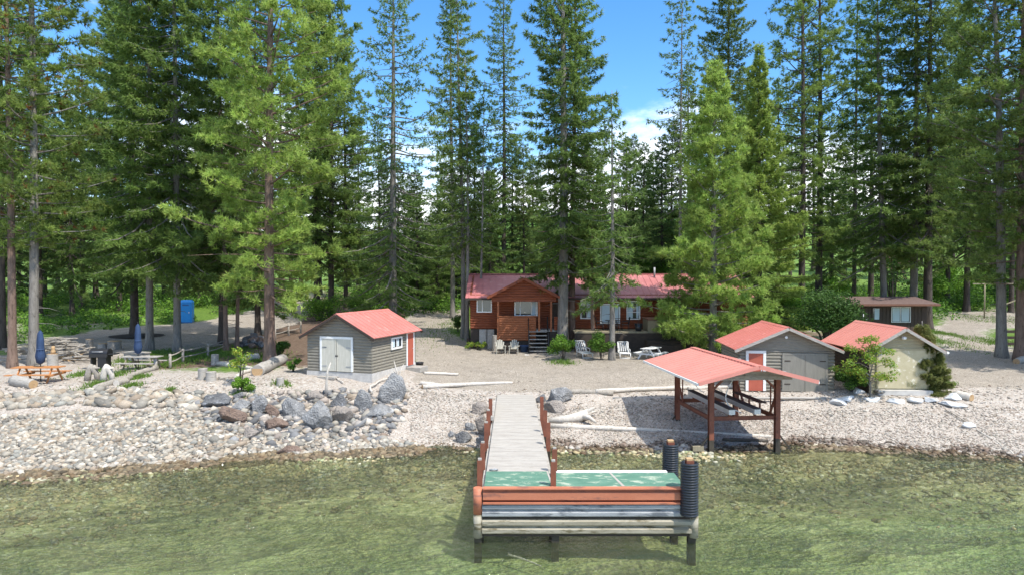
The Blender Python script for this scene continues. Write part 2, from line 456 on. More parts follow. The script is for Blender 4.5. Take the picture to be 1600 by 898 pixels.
def terrain_material():
    m, t, p = new_mat('shore_ground'); N = t.nodes.new; K = t.links.new
    tc = N('ShaderNodeTexCoord'); O = tc.outputs['Object']
    def noise(sc, det=6, ro=.6, vec=None):
        n = N('ShaderNodeTexNoise'); n.inputs['Scale'].default_value = sc; n.inputs['Detail'].default_value = det; n.inputs['Roughness'].default_value = ro
        K(vec or O, n.inputs['Vector']); return n
    def ramp(fac, stops):
        r = N('ShaderNodeValToRGB'); e = r.color_ramp.elements
        while len(e) < len(stops): e.new(.5)
        for x, (pos, c) in zip(e, stops): x.position = pos; x.color = (*c, 1)
        K(fac, r.inputs[0]); return r.outputs[0]
    def mixc(f, a, b):
        n = N('ShaderNodeMix'); n.data_type = 'RGBA'; K(f, n.inputs[0]); K(a, n.inputs[6]); K(b, n.inputs[7]); return n.outputs[2]
    def math(op, a, b=None, c=False):
        n = N('ShaderNodeMath'); n.operation = op; n.use_clamp = c
        for i, v in enumerate((a, b)):
            if v is None: continue
            if isinstance(v, (int, float)): n.inputs[i].default_value = v
            else: K(v, n.inputs[i])
        return n.outputs[0]
    att = N('ShaderNodeAttribute'); att.attribute_name = 'tint'; sp = N('ShaderNodeSeparateColor'); K(att.outputs['Color'], sp.inputs[0])
    aw = N('ShaderNodeAttribute'); aw.attribute_name = 'wet'; sw = N('ShaderNodeSeparateColor'); K(aw.outputs['Color'], sw.inputs[0])
    # pebbles: two sizes of voronoi cells
    v1 = N('ShaderNodeTexVoronoi'); v1.inputs['Scale'].default_value = 9; K(O, v1.inputs['Vector'])
    v2 = N('ShaderNodeTexVoronoi'); v2.inputs['Scale'].default_value = 24; K(O, v2.inputs['Vector'])
    s1 = N('ShaderNodeSeparateColor'); K(v1.outputs['Color'], s1.inputs[0])
    s2 = N('ShaderNodeSeparateColor'); K(v2.outputs['Color'], s2.inputs[0])
    stones = [(0, (.16, .13, .10)), (.2, (.30, .25, .205)), (.45, (.41, .355, .30)), (.7, (.45, .405, .355)), (.88, (.34, .325, .295)), (1, (.58, .54, .48))]
    cA = ramp(s2.outputs[0], stones); cB = ramp(s1.outputs[1], stones)
    big = noise(.35, 4)
    selb = N('ShaderNodeMapRange'); selb.inputs['From Min'].default_value = .45; selb.inputs['From Max'].default_value = .6; selb.inputs['To Max'].default_value = .7
    K(big.outputs['Fac'], selb.inputs['Value'])
    beach = mixc(selb.outputs[0], cA, cB)
    grey = ramp(s2.outputs[1], [(0, (.16, .13, .10)), (.4, (.285, .245, .195)), (.75, (.36, .315, .255)), (1, (.48, .435, .365))])
    tone = noise(.5, 5)
    tn2 = noise(.9, 7, .75); tdk = N('ShaderNodeMapRange'); tdk.inputs['From Min'].default_value = .48; tdk.inputs['From Max'].default_value = .68; tdk.inputs['To Max'].default_value = .55; K(tn2.outputs['Fac'], tdk.inputs['Value'])
    dk = N('ShaderNodeRGB'); dk.outputs[0].default_value = (.15, .125, .10, 1)
    grey = mixc(tdk.outputs[0], grey, dk.outputs[0])
    grey = mixc(math('MULTIPLY', tone.outputs['Fac'], .55), grey, ramp(s1.outputs[0], [(0, (.22, .19, .155)), (1, (.36, .33, .29))]))
    gn = noise(3.5, 8, .7); gn2 = noise(.25, 4)
    grass = ramp(gn.outputs['Fac'], [(.3, (.045, .085, .012)), (.5, (.09, .16, .022)), (.7, (.16, .22, .04))])
    field = ramp(gn2.outputs['Fac'], [(.35, (.085, .165, .026)), (.6, (.14, .225, .045))])
    duff = ramp(gn.outputs['Fac'], [(.3, (.075, .05, .034)), (.5, (.135, .092, .065)), (.72, (.20, .15, .11))])
    edge = noise(2.2, 7, .7)
    def soft(v, k=1.0):
        a = math('ADD', v, math('MULTIPLY', math('SUBTRACT', edge.outputs['Fac'], .5), 1.3 * k))
        r = N('ShaderNodeMapRange'); r.inputs['From Min'].default_value = .36; r.inputs['From Max'].default_value = .64; K(a, r.inputs['Value']); return r.outputs[0]
    c = mixc(soft(sp.outputs[0]), beach, grey)
    c = mixc(soft(sp.outputs[2]), c, duff)
    c = mixc(soft(sp.outputs[1]), c, grass)
    geo = N('ShaderNodeSeparateXYZ'); K(O, geo.inputs[0])
    fr = N('ShaderNodeMapRange'); fr.inputs['From Min'].default_value = 95; fr.inputs['From Max'].default_value = 130; K(geo.outputs['Y'], fr.inputs['Value'])
    c = mixc(fr.outputs[0], c, field)
    # lake bed: ochre and olive cobbles near the edge, algae green further out
    wv = N('ShaderNodeMapping'); wv.inputs['Scale'].default_value = (1, 1.5, 1); K(O, wv.inputs[0])
    wd = noise(1.1, 3); vm = N('ShaderNodeVectorMath'); vm.operation = 'MULTIPLY_ADD'; K(wd.outputs['Color'], vm.inputs[0]); vm.inputs[1].default_value = (.7, .4, 0); K(wv.outputs[0], vm.inputs[2])
    v3 = N('ShaderNodeTexVoronoi'); v3.inputs['Scale'].default_value = 4.5; K(vm.outputs[0], v3.inputs['Vector'])
    s3 = N('ShaderNodeSeparateColor'); K(v3.outputs['Color'], s3.inputs[0])
    bedA = ramp(s3.outputs[0], [(0, (.19, .165, .09)), (.35, (.31, .275, .155)), (.6, (.40, .36, .215)), (.85, (.50, .41, .24)), (1, (.60, .56, .42))])
    bn = noise(.9, 6, .65, wv.outputs[0])
    bedB = ramp(bn.outputs['Fac'], [(.25, (.12, .225, .08)), (.5, (.215, .335, .13)), (.75, (.36, .46, .22))])
    rn = noise(4.5, 6, .7, wv.outputs[0]); rr_ = ramp(rn.outputs['Fac'], [(.32, (.08, .105, .035)), (.5, (.28, .35, .14)), (.68, (.58, .62, .40))])  # light and dark of the water ripples, put into the bed colour
    bedB = mixc(math('MULTIPLY', s3.outputs[1], .35), bedB, bedA)
    half = N('ShaderNodeValue'); half.outputs[0].default_value = .45
    bedB = mixc(half.outputs[0], bedB, rr_)
    dn = noise(.22, 4)
    ol = noise(.07, 3); olr = N('ShaderNodeMapRange'); olr.inputs['From Min'].default_value = .40; olr.inputs['From Max'].default_value = .60
    K(ol.outputs['Fac'], olr.inputs['Value']); oliv = ramp(bn.outputs['Fac'], [(.25, (.15, .155, .055)), (.5, (.275, .275, .11)), (.75, (.42, .41, .20))])
    bedB = mixc(math('MULTIPLY', olr.outputs[0], .65), bedB, oliv)
    dep = N('ShaderNodeMapRange'); dep.inputs['From Min'].default_value = .02; dep.inputs['From Max'].default_value = .26
    K(math('ADD', sw.outputs[0], math('MULTIPLY', math('SUBTRACT', dn.outputs['Fac'], .5), .16)), dep.inputs['Value'])
    bed = mixc(dep.outputs[0], bedA, bedB)
    under = N('ShaderNodeMapRange'); under.inputs['From Min'].default_value = .25; under.inputs['From Max'].default_value = .75
    K(math('ADD', sw.outputs[1], math('MULTIPLY', math('SUBTRACT', edge.outputs['Fac'], .5), .7)), under.inputs['Value'])
    c = mixc(under.outputs[0], c, bed)
    K(c, p.inputs['Base Color'])
    p.inputs['Roughness'].default_value = .9; p.inputs['Specular IOR Level'].default_value = .2
    b = N('ShaderNodeBump'); b.inputs['Strength'].default_value = .7; b.inputs['Distance'].default_value = .04
    hgt = math('ADD', math('SUBTRACT', 1.0, v2.outputs['Distance']), math('ADD', math('MULTIPLY', math('SUBTRACT', 1.0, v1.outputs['Distance']), 1.2), gn.outputs['Fac']))
    K(hgt, b.inputs['Height']); K(b.outputs[0], p.inputs['Normal'])
    return m
MT['ground'] = terrain_material()

# one height field, cut into named pieces along its region borders
nyy, nxx = GX.shape
idx = np.arange(nyy * nxx).reshape(nyy, nxx)
quads = np.stack([idx[:-1, :-1], idx[:-1, 1:], idx[1:, 1:], idx[1:, :-1]], -1).reshape(-1, 4)
def fc(a): return ((a[:-1, :-1] + a[:-1, 1:] + a[1:, 1:] + a[1:, :-1]) / 4).ravel()
fS, fY, fX = fc(S_), fc(GY), fc(GX)
f_rl = in_poly(fX, fY, ROAD_L); f_dr = in_poly(fX, fY, DRIVE_R); f_yd = in_poly(fX, fY, YARD)
region = np.where(fS < 0, 0, np.where(f_rl, 2, np.where(f_dr, 3, np.where(f_yd, 4, np.where(fS < 11.5, 1, np.where(fY > 120, 6, 5))))))
VV = np.stack([GX.ravel(), GY.ravel(), GZ.ravel()], -1)
for ri, nm in enumerate(['lake_bed', 'beach', 'gravel_road', 'driveway', 'gravel_yard', 'ground', 'hills']):
    q = quads[region == ri]
    u, inv = np.unique(q, return_inverse=True)
    me = np_mesh(nm, VV[u], inv.reshape(-1, 4), True, colr[u])
    a = me.color_attributes.new('wet', 'FLOAT_COLOR', 'POINT'); a.data.foreach_set('color', wet[u].astype(np.float32).ravel())
    tag(link_mesh(nm, me, MT['ground']), kind='structure')

# ------------------------------------------------------------------ lake
def water_material():
    m, t, p = new_mat('clear_lake_water'); N = t.nodes.new; K = t.links.new
    t.nodes.remove(p)
    tc = N('ShaderNodeTexCoord')
    mp = N('ShaderNodeMapping'); mp.inputs['Rotation'].default_value = (0, 0, rad(-14)); mp.inputs['Scale'].default_value = (1, 2.1, 1); K(tc.outputs['Object'], mp.inputs[0])
    def noise(sc, det, dis=0):
        n = N('ShaderNodeTexNoise'); n.inputs['Scale'].default_value = sc; n.inputs['Detail'].default_value = det; n.inputs['Distortion'].default_value = dis; K(mp.outputs[0], n.inputs['Vector']); return n
    a = noise(.55, 3, .6); b = noise(2.2, 4, .5); c = noise(6.5, 3)
    def mul(x, k):
        n = N('ShaderNodeMath'); n.operation = 'MULTIPLY'; K(x, n.inputs[0]); n.inputs[1].default_value = k; return n.outputs[0]
    def add(x, y):
        n = N('ShaderNodeMath'); n.operation = 'ADD'; K(x, n.inputs[0]); K(y, n.inputs[1]); return n.outputs[0]
    h = add(add(mul(a.outputs['Fac'], .34), mul(b.outputs['Fac'], .32)), mul(c.outputs['Fac'], .19))
    g_ = noise(.16, 3, 1.0); gm = N('ShaderNodeMapRange'); gm.inputs['From Min'].default_value = .42; gm.inputs['From Max'].default_value = .66; gm.inputs['To Min'].default_value = .75; gm.inputs['To Max'].default_value = 2.0; K(g_.outputs['Fac'], gm.inputs['Value'])
    hm = N('ShaderNodeMath'); hm.operation = 'MULTIPLY'; K(h, hm.inputs[0]); K(gm.outputs[0], hm.inputs[1]); h = hm.outputs[0]
    bp = N('ShaderNodeBump'); bp.inputs['Strength'].default_value = 1; bp.inputs['Distance'].default_value = 1.0; K(h, bp.inputs['Height'])
    gl = N('ShaderNodeBsdfGlossy'); gl.inputs['Roughness'].default_value = .035; K(bp.outputs[0], gl.inputs['Normal'])
    tr = N('ShaderNodeBsdfTransparent'); tr.inputs['Color'].default_value = (.92, .97, .88, 1)
    fr = N('ShaderNodeFresnel'); fr.inputs['IOR'].default_value = 1.42; K(bp.outputs[0], fr.inputs['Normal'])
    df = N('ShaderNodeBsdfDiffuse'); df.inputs['Color'].default_value = (.20, .25, .11, 1)
    m0 = N('ShaderNodeMixShader'); m0.inputs[0].default_value = .07; K(tr.outputs[0], m0.inputs[1]); K(df.outputs[0], m0.inputs[2])
    mx = N('ShaderNodeMixShader'); K(fr.outputs[0], mx.inputs[0]); K(m0.outputs[0], mx.inputs[1]); K(gl.outputs[0], mx.inputs[2])
    K(mx.outputs[0], t.nodes['Material Output'].inputs['Surface'])
    return m
MT['water'] = water_material()
tag(link_mesh('lake_water', np_mesh('lake_water', [(-480, -148, 0), (480, -148, 0), (480, 33, 0), (-480, 33, 0)], [(0, 1, 2, 3)]), MT['water']), kind='structure')
# ================================================================== building kit
def log_wall(mb, a, b, z0, z1, course=.19, bulge=.035, span=None, seg=5):
    a = Vector((*a, 0)); b = Vector((*b, 0)); d = b - a; Ln = d.length; d.normalize(); n = Vector((d.y, -d.x, 0))
    rows = []; z = z0
    while z < z1 - 1e-4:
        zt = min(z + course, z1)
        for k in range(seg):
            f = k / (seg - 1)
            zz = z + (zt - z) * f
            off = bulge * (max(0, sin(pi * f)) ** .6)
            u0, u1 = (0, Ln) if span is None else span(zz)
            if u1 > u0: rows.append((u0, u1, zz, off))
        z = zt
    vs = []; fs = []
    for u0, u1, zz, off in rows:
        for u in (u0, u1):
            p = a + d * u + n * off; vs.append((p.x, p.y, zz))
    for i in range(len(rows) - 1): fs.append((2*i, 2*i+1, 2*i+3, 2*i+2))
    # side returns so the wall has thickness
    m0 = len(vs)
    for u0, u1, zz, off in rows:
        for u in (u0, u1):
            p = a + d * u - n * .1; vs.append((p.x, p.y, zz))
    for i in range(len(rows) - 1):
        fs.append((2*i, 2*i+2, m0+2*i+2, m0+2*i)); fs.append((2*i+1, m0+2*i+1, m0+2*i+3, 2*i+3))
    mb.add(vs, fs, False)

def slab(mb, e0, e1, r1, r0, th=.06, ribs=0, rh=.022, rw=.03):
    P = [Vector(p) for p in (e0, e1, r1, r0)]
    n = (P[1] - P[0]).cross(P[3] - P[0]).normalized()
    if n.z < 0: n = -n
    vs = P + [p - n * th for p in P]
    mb.add(vs, [(0,1,2,3),(7,6,5,4),(0,4,5,1),(1,5,6,2),(2,6,7,3),(3,7,4,0)])
    for i in range(ribs):
        f = (i + .5) / ribs
        a = P[0].lerp(P[1], f) + n * rh / 2; b = P[3].lerp(P[2], f) + n * rh / 2
        mb.beam(a, b, rw, rh, up=n)

def frame_rect(mb, x0, x1, z0, z1, y, w=.09, t=.05, sill=True):
    """a rectangular trim standing t proud of the plane y (towards -y)"""
    mb.box(x0 - w, x0, y - t, y, z0 - (w if sill else 0), z1 + w); mb.box(x1, x1 + w, y - t, y, z0 - (w if sill else 0), z1 + w)
    mb.box(x0, x1, y - t, y, z1, z1 + w)
    if sill: mb.box(x0, x1, y - t, y, z0 - w, z0)

def oriented(o, base, xdir):
    """turns geometry modelled on the plane y=0 (facing -y) so that its x axis runs along xdir from base"""
    o.location = base; o.rotation_euler = (0, 0, math.atan2(xdir[1], xdir[0])); return o

def window(parent, base, xdir, w, h, mullions=(), rails=(), fw=.07, pane=None, curtain=None, mat='white', proud=.055):
    mb = MB(); frame_rect(mb, 0, w, 0, h, 0, fw, proud)
    for m in mullions: mb.box(m - fw * .35, m + fw * .35, -proud * .85, 0, 0, h)
    for r in rails:
        ms = [0] + [q for q in mullions] + [w]
        for a, b in zip(ms[:-1], ms[1:]): mb.box(a + (fw*.35 if a else 0), b - (fw*.35 if b != w else 0), -proud * .8, 0, r - fw * .3, r + fw * .3)
    fr = oriented(mb.build('window', MT[mat], parent), base, xdir)
    MB().box(0, w, -.03, .02, 0, h).build('pane', pane or MT['glass'], fr)
    if curtain:
        for a, b in curtain:
            c = MB(); n = 10
            vs = []
            for i in range(n + 1):
                x = a + (b - a) * i / n; y = -.034 - .004 * (i % 2)
                vs += [(x, y, .03), (x, y, h - .03)]
            c.add(vs, [(2*i, 2*i+2, 2*i+3, 2*i+1) for i in range(n)])
            c.build('curtain', MT['curtain'], fr)
    return fr

# ================================================================== grey boathouse (left, red roof)
axis = Vector((.337, 1)).normalized(); yaw_b = -math.atan2(axis.x, axis.y)
pfl = AT(581, 590, 35.6)                       # front right corner on the ground
Wb, Lb, Hb, Rb = 3.92, 5.0, 2.12, 1.05
fdir = Vector((axis.y, -axis.x))               # along the front, left to right
org = Vector((pfl.x, pfl.y, 0)) - Vector((fdir.x, fdir.y, 0)) * Wb
zb = min(H(org.x, org.y), H(pfl.x, pfl.y)) + .22
zb = CAMZ - (590 - 430) / F * 35.6 + .10
bh = thing('boathouse', 'grey log-sided boathouse with bright red roof and white-framed double door, behind the boulders', 'boathouse', (org.x, org.y, zb), math.atan2(fdir.y, fdir.x), 'boathouses along the beach')
f = MB(); f.box(-.04, Wb + .04, -.04, Lb, -.55, .12); f.build('foundation', MT['found'], bh)
def gspan(W, He, Hr):
    return lambda z: (0, W) if z <= He else ((z - He) / (Hr - He) * W / 2, W - (z - He) / (Hr - He) * W / 2)
w = MB()
log_wall(w, (0, 0), (Wb, 0), .12, Hb + Rb - .03, .16, .035, gspan(Wb, Hb, Hb + Rb))
log_wall(w, (Wb, 0), (Wb, Lb), .12, Hb, .16, .035)
log_wall(w, (Wb, Lb), (0, Lb), .12, Hb + Rb - .03, .16, .035, gspan(Wb, Hb, Hb + Rb))
log_wall(w, (0, Lb), (0, 0), .12, Hb, .16, .035)
w.build('wall', MT['graysiding'], bh)
def gable_roof(parent, Wd, Ld, He, Rr, ov=.35, of=.35, mat='redroof', ribs=0, th=.05, fascia='weathered', ridge=True, name='roof'):
    k = Rr / (Wd / 2)
    mb = MB()
    for sgn in (-1, 1):
        ex = Wd / 2 + sgn * (Wd / 2 + ov); ez = He - k * ov + .06; rz_ = He + Rr + .06
        rx = Wd / 2 + sgn * .002
        slab(mb, (ex, -of, ez), (ex, Ld + of, ez), (rx, Ld + of, rz_), (rx, -of, rz_), th, ribs, .014, .022)
    o = mb.build(name, MT[mat], parent)
    if ridge:
        c = MB()
        for sgn in (-1, 1):
            slab(c, (Wd/2 + sgn*.16, -of - .01, He + Rr + .075 - k*.16), (Wd/2 + sgn*.16, Ld + of + .01, He + Rr + .075 - k*.16), (Wd/2 + sgn*.001, Ld + of + .01, He + Rr + .08), (Wd/2 + sgn*.001, -of - .01, He + Rr + .08), .012)
        c.build('ridge_cap', MT[mat], o)
    if fascia:
        for y in (-of - .022, Ld + of + .022):
            for sgn in (-1, 1):
                ex = Wd / 2 + sgn * (Wd / 2 + ov); ez = He - k * ov
                MB().beam((ex, y, ez - .045), (Wd / 2 + sgn * .012, y, He + Rr - .045), .04, .14, up=(0, 0, 1)).build('fascia', MT[fascia], o)
    return o
gable_roof(bh, Wb, Lb, Hb, Rb, .32, .3, 'redroof', ribs=12, fascia='darkwood')
# double door
dz0 = .16; dw0, dw1, dh = .93, 2.72, 1.98
fr = MB(); frame_rect(fr, dw0, dw1, dz0, dz0 + 1.72, -.03, .115, .06, sill=False); fr = fr.build('door_frame', MT['white'], bh)
for a, b in ((dw0, (dw0 + dw1) / 2 - .012), ((dw0 + dw1) / 2 + .012, dw1)):
    d = MB(); d.box(a, b, -.07, .0, dz0, dz0 + 1.72)
    d = d.build('door', MT['beigedoor'], bh)
    MB().box(b - .06 if a == dw0 else a + .02, b - .02 if a == dw0 else a + .06, -.085, -.07, dz0, dz0 + 1.72).build('batten', MT['beigedoor'], d)
for x, z in ((dw0 + .02, .4), (dw0 + .02, 1.4), (dw1 - .3, .4), (dw1 - .3, 1.4)):
    MB().box(x, x + .28, -.084, -.071, z, z + .05).build('hinge', MT['galv'], bh)
MB().box((dw0 + dw1) / 2 - .06, (dw0 + dw1) / 2 + .1, -.095, -.071, .95, 1.01).build('hasp', MT['blackmetal'], bh)
# side window and side door on the right wall
window(bh, (Wb + .045, 2.06, 1.26), (0, 1), 1.05, .46, mullions=(.52,), fw=.10, curtain=[(.02, .3), (.6, .78)])
sd = MB(); frame_rect(sd, 0, .74, 0, 1.86, 0, .1, .06, sill=False); sd = oriented(sd.build('door_frame', MT['white'], bh), (Wb + .045, 3.86, .05), (0, 1))
d = oriented(MB().box(0, .74, -.035, .02, 0, 1.86).build('door', MT['reddoor'], bh), (Wb + .045, 3.86, .05), (0, 1))
MB().tube([(.66, -.036, .95), (.66, -.09, .95)], .03, 8).build('handle', MT['alum'], d)
MB().box(Wb + .06, Wb + .95, 3.7, 4.75, -.3, -.02).build('step', MT['weathered'], bh)
MB().box(.9, 1.95, -.5, -.06, -.22, -.10).build('ramp_board', MT['weathered'], bh)

# ================================================================== grey boathouse with red door (right)
axr = Vector((.094, 1)).normalized(); fr_r = Vector((axr.y, -axr.x))
def rbuilding(px0, px1, py, d, **k):
    p0 = AT(px0, py, d)
    wdt = (px1 - px0) / F * d * 1.0
    return p0, wdt
dA = 35.6; pA, WA = rbuilding(1156, 1299, 600, dA); WA = 4.72
zA = CAMZ - (602 - 430) / F * dA
HA, RA, LA = 2.02, 1.02, 4.4
ba = thing('boathouse', 'grey log-sided boathouse with single red door and grey double door, behind the boat lift', 'boathouse', (pA.x, pA.y, zA), math.atan2(fr_r.y, fr_r.x), 'boathouses along the beach')
w = MB(); A2 = WA
log_wall(w, (0, 0), (WA, 0), -.3, 1.85, .17, .05)
log_wall(w, (WA, 0), (WA, LA), -.3, HA, .17, .05); log_wall(w, (0, LA), (0, 0), -.3, HA, .17, .05)
log_wall(w, (WA, LA), (0, LA), -.3, HA + RA - .03, .17, .05, gspan(WA, HA, HA + RA))
w.build('wall', MT['graysiding'], ba)
w = MB(); log_wall(w, (0, 0), (WA, 0), 1.85, HA + RA - .03, .15, .012, gspan(WA, HA, HA + RA), seg=3)
g = w.build('gable', MT['graysiding'], ba); g['label'] = 'flat lap boards in the gable'
gable_roof(ba, WA, LA, HA, RA, .35, .4, 'redroof', ribs=11, fascia='weathered')
fb = MB(); frame_rect(fb, .42, 1.16, -.25, 1.70, -.035, .14, .06, sill=False); fb.build('door_frame', MT['white'], ba)
d = MB().box(.42, 1.16, -.075, 0, -.25, 1.70).build('door', MT['reddoor'], ba); d['label'] = 'brick red single door'
MB().box(1.04, 1.1, -.11, -.075, .72, .84).build('handle', MT['alum'], d)
fb = MB(); frame_rect(fb, 2.22, 4.3, -.25, 1.62, -.035, .1, .055, sill=False); fb.build('door_frame', MT['graydoor'], ba)
for a, b in ((2.22, 3.25), (3.27, 4.3)):
    d = MB().box(a, b, -.078, 0, -.25, 1.62).build('door', MT['graydoor'], ba)
    for z in (.1, 1.3):
        xx = a + .01 if a < 3 else b - .31
        MB().box(xx, xx + .3, -.092, -.079, z, z + .05).build('hinge', MT['darkwood'], d)
l = MB().tube([(2.3, -.02, 2.55), (2.3, -.14, 2.55)], [.05, .07], 10).build('flood_lamp', MT['whiteplastic'], ba)

# ================================================================== tan boathouse (far right)
dB = 34.4; pB = AT(1358, 606, dB); WB = 3.25; zB = CAMZ - (606 - 430) / F * dB
HB, RB, LB = 2.05, .98, 4.9
axb = Vector((.05, 1)).normalized(); frb = Vector((axb.y, -axb.x))
bb = thing('boathouse', 'tan boathouse with faded red roof and peeling single garage door, behind the green sapling', 'boathouse', (pB.x, pB.y, zB), math.atan2(frb.y, frb.x), 'boathouses along the beach')
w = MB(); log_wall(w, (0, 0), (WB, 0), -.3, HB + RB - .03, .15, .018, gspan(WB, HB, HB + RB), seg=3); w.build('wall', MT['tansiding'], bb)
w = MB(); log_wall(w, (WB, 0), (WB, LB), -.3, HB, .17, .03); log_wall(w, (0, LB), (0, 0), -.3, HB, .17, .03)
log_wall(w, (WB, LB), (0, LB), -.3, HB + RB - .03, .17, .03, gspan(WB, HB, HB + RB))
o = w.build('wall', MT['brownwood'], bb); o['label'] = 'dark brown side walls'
gable_roof(bb, WB, LB, HB, RB, .38, .35, 'redroof_pale', ribs=14, fascia='weathered')
fb = MB(); frame_rect(fb, .42, 2.84, .0, 1.92, -.02, .09, .05, sill=False); fb.build('door_frame', MT['tansiding'], bb)
MB().box(.42, 2.84, -.05, 0, 0, 1.92).build('garage_door', MT['peeldoor'], bb)
MB().box(.3, 2.95, -.35, -.06, -.3, -.06).build('sill', MT['found'], bb)
MB().lathe([(.0, 0), (.1, .02), (.13, .1), (.09, .16), (0, .17)], 10, (1.63, -.12, 2.46)).build('flood_lamp', MT['whiteplastic'], bb)
MB().tube([(WB + .36, -.37, HB - .2), (WB + .36, -.44, HB - .2)], .06, 8).build('lamp', MT['whiteplastic'], bb)

# ================================================================== log house
D0 = 52.0; K = D0 / F
hx0 = (735 - 800) * K; hz0 = H(-1, 51.0)
hz0 = CAMZ - 115 * K
LW = (1168 - 735) * K
hs = thing('log_house', 'red-brown log house with faded red metal roof, behind the big fir and the gravel yard', 'house', (hx0, D0, hz0))
def hX(px): return (px - 735) * K
def hZ(py, d=D0): return CAMZ - (py - 430) / F * d - hz0
fl = hZ(513)
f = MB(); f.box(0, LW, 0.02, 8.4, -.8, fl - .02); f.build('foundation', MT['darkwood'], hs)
EV, RG = hZ(464.8), hZ(428.5, D0 + 4.1)
w = MB()
log_wall(w, (0, 0), (LW, 0), fl, EV + .25, .19, .05)
log_wall(w, (LW, 0), (LW, 8.2), fl, RG - .1, .19, .05, lambda z: (0, 8.2) if z < EV + .25 else ((z - EV - .25) / (RG - EV - .25) * 4.1, 8.2 - (z - EV - .25) / (RG - EV - .25) * 4.1))
log_wall(w, (0, 8.2), (0, 0), fl, RG - .1, .19, .05, lambda z: (0, 8.2) if z < EV + .25 else ((z - EV - .25) / (RG - EV - .25) * 4.1, 8.2 - (z - EV - .25) / (RG - EV - .25) * 4.1))
log_wall(w, (LW, 8.2), (0, 8.2), fl, EV + .25, .19, .05)
w.build('wall', MT['logred'], hs)
r = MB()
slab(r, (-.35, -.55, EV), (LW + .4, -.55, EV), (LW + .4, 4.1, RG), (-.35, 4.1, RG), .06, 44, .03, .04)
slab(r, (-.35, 8.75, EV), (LW + .4, 8.75, EV), (LW + .4, 4.102, RG), (-.35, 4.102, RG), .06, 0)
rf = r.build('roof', MT['redroof_house'], hs)
MB().beam((-.36, 4.1, RG + .03), (LW + .41, 4.1, RG + .03), .3, .05).build('ridge_cap', MT['redroof_house'], rf)
fb = MB(); fb.box(-.35, LW + .4, -.6, -.555, EV - .16, EV + .0); fb.build('fascia', MT['darkwood'], rf)
MB().tube([(hX(1037), 3.4, RG - .4), (hX(1037), 3.4, RG + .55)], .08, 10).build('vent_pipe', MT['galv'], rf)
# front gable over the porch
gx0, gx1, gy = hX(771) - .1, hX(864) + .15, -1.4
gc = (gx0 + gx1) / 2; gr = hZ(434.5, D0 - 2.0)
ge = hZ(464.5, D0 - 2.0)
r = MB()
slab(r, (gx0 - .3, gy - .35, ge), (gx0 - .3, 1.4, ge), (gc, 3.6, gr), (gc, gy - .35, gr), .06, 0)
slab(r, (gx1 + .3, gy - .35, ge), (gx1 + .3, 1.4, ge), (gc + .003, 3.6, gr), (gc + .003, gy - .35, gr), .06, 0)
pr = r.build('porch_roof', MT['redroof_house'], hs)
for q, xe in ((-.02, gx0 - .32), (.02, gx1 + .32)):
    MB().beam((xe, gy - .38, ge - .04), (gc + q, gy - .38, gr - .05), .05, .2).build('fascia', MT['logred'], pr)
w = MB()
gb = hZ(467.5, D0 - 2)
log_wall(w, (gx0, gy), (gx1, gy), gb, gr - .12, .19, .05, lambda z: (max(0, (z - ge - .1) / (gr - ge) * (gx1 - gx0) / 2), (gx1 - gx0) - max(0, (z - ge - .1) / (gr - ge) * (gx1 - gx0) / 2)))
w.build('gable', MT['logred'], hs)
w = MB(); w.box(gx0, gx1, gy, gy + .14, gb - .18, gb - .002); 
w.build('beam', MT['logred'], hs)
for px in (778, 843, 862):
    x = hX(px) * (50/52.) + .12
    MB().box(x - .07, x + .07, gy + .01, gy + .15, hZ(531, 50) if px == 778 else fl - .1, gb - .182).build('porch_post', MT['logpale'], hs)
w = MB(); px0, px1 = hX(778) + .02, hX(837) - .05
log_wall(w, (px0 + .1, gy), (px1, gy), hZ(533, 50), hZ(495, 50), .17, .045)
log_wall(w, (px1, gy), (px1, 0), hZ(533, 50), hZ(495, 50), .17, .045); log_wall(w, (px0 + .1, 0), (px0 + .1, gy), hZ(533, 50), hZ(495, 50), .17, .045)
o = w.build('porch_railing', MT['logpale'], hs); o['label'] = 'solid railing of pale orange half logs'
MB().box(px0, px1 + .08, gy - .06, gy + .12, hZ(495, 50), hZ(495, 50) + .06).build('rail_cap', MT['logpale'], o)
MB().box(px0 + .1, hX(884), gy + .13, -.06, fl - .12, fl + .02).build('porch_floor', MT['weathered'], hs)
w = MB(); log_wall(w, (hX(864), gy), (hX(884), gy), fl, hZ(495, 50), .17, .045); w.build('porch_railing', MT['logred'], hs)
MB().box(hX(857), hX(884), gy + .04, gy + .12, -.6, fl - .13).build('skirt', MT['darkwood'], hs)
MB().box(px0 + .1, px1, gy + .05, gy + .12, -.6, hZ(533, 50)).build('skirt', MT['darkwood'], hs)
MB().box(hX(862), hX(882), -.07, .0, fl, fl + 2.0).build('door', MT['darkwood'], hs)
# steps
st = MB(); sx0, sx1 = hX(826), hX(853); n = 6
for i in range(n):
    z = fl - (i + .3) * fl / n
    st.box(sx0, sx1, gy - .24 * (i + 1), gy - .24 * i + .03, z - .05, z)
so_ = st.build('stairs', MT['weathered'], hs)
for x in (sx0 + .04, sx1 - .04): MB().beam((x, gy + .05, fl - .25), (x, gy - .24 * n, -.1), .05, .22).build('stringer', MT['darkwood'], so_)
for x in (sx0 - .05, sx1 + .05):
    MB().tube([(x, gy + .1, fl + 1.0), (x, gy - .24 * n, .85), (x, gy - .24 * n, -.1)], .035, 8).tube([(x, gy + .1, fl), (x, gy + .1, fl + 1.0)], .035, 8).tube([(x, gy, fl + .5), (x, gy - .24 * n, .4)], .025, 8).build('handrail', MT['blackmetal'], so_)
MB().box(sx0 - .35, sx1 + .1, gy - .24 * n - 1.0, gy - .24 * n - .05, -.3, -.02).build('landing_slab', MT['found'], hs)
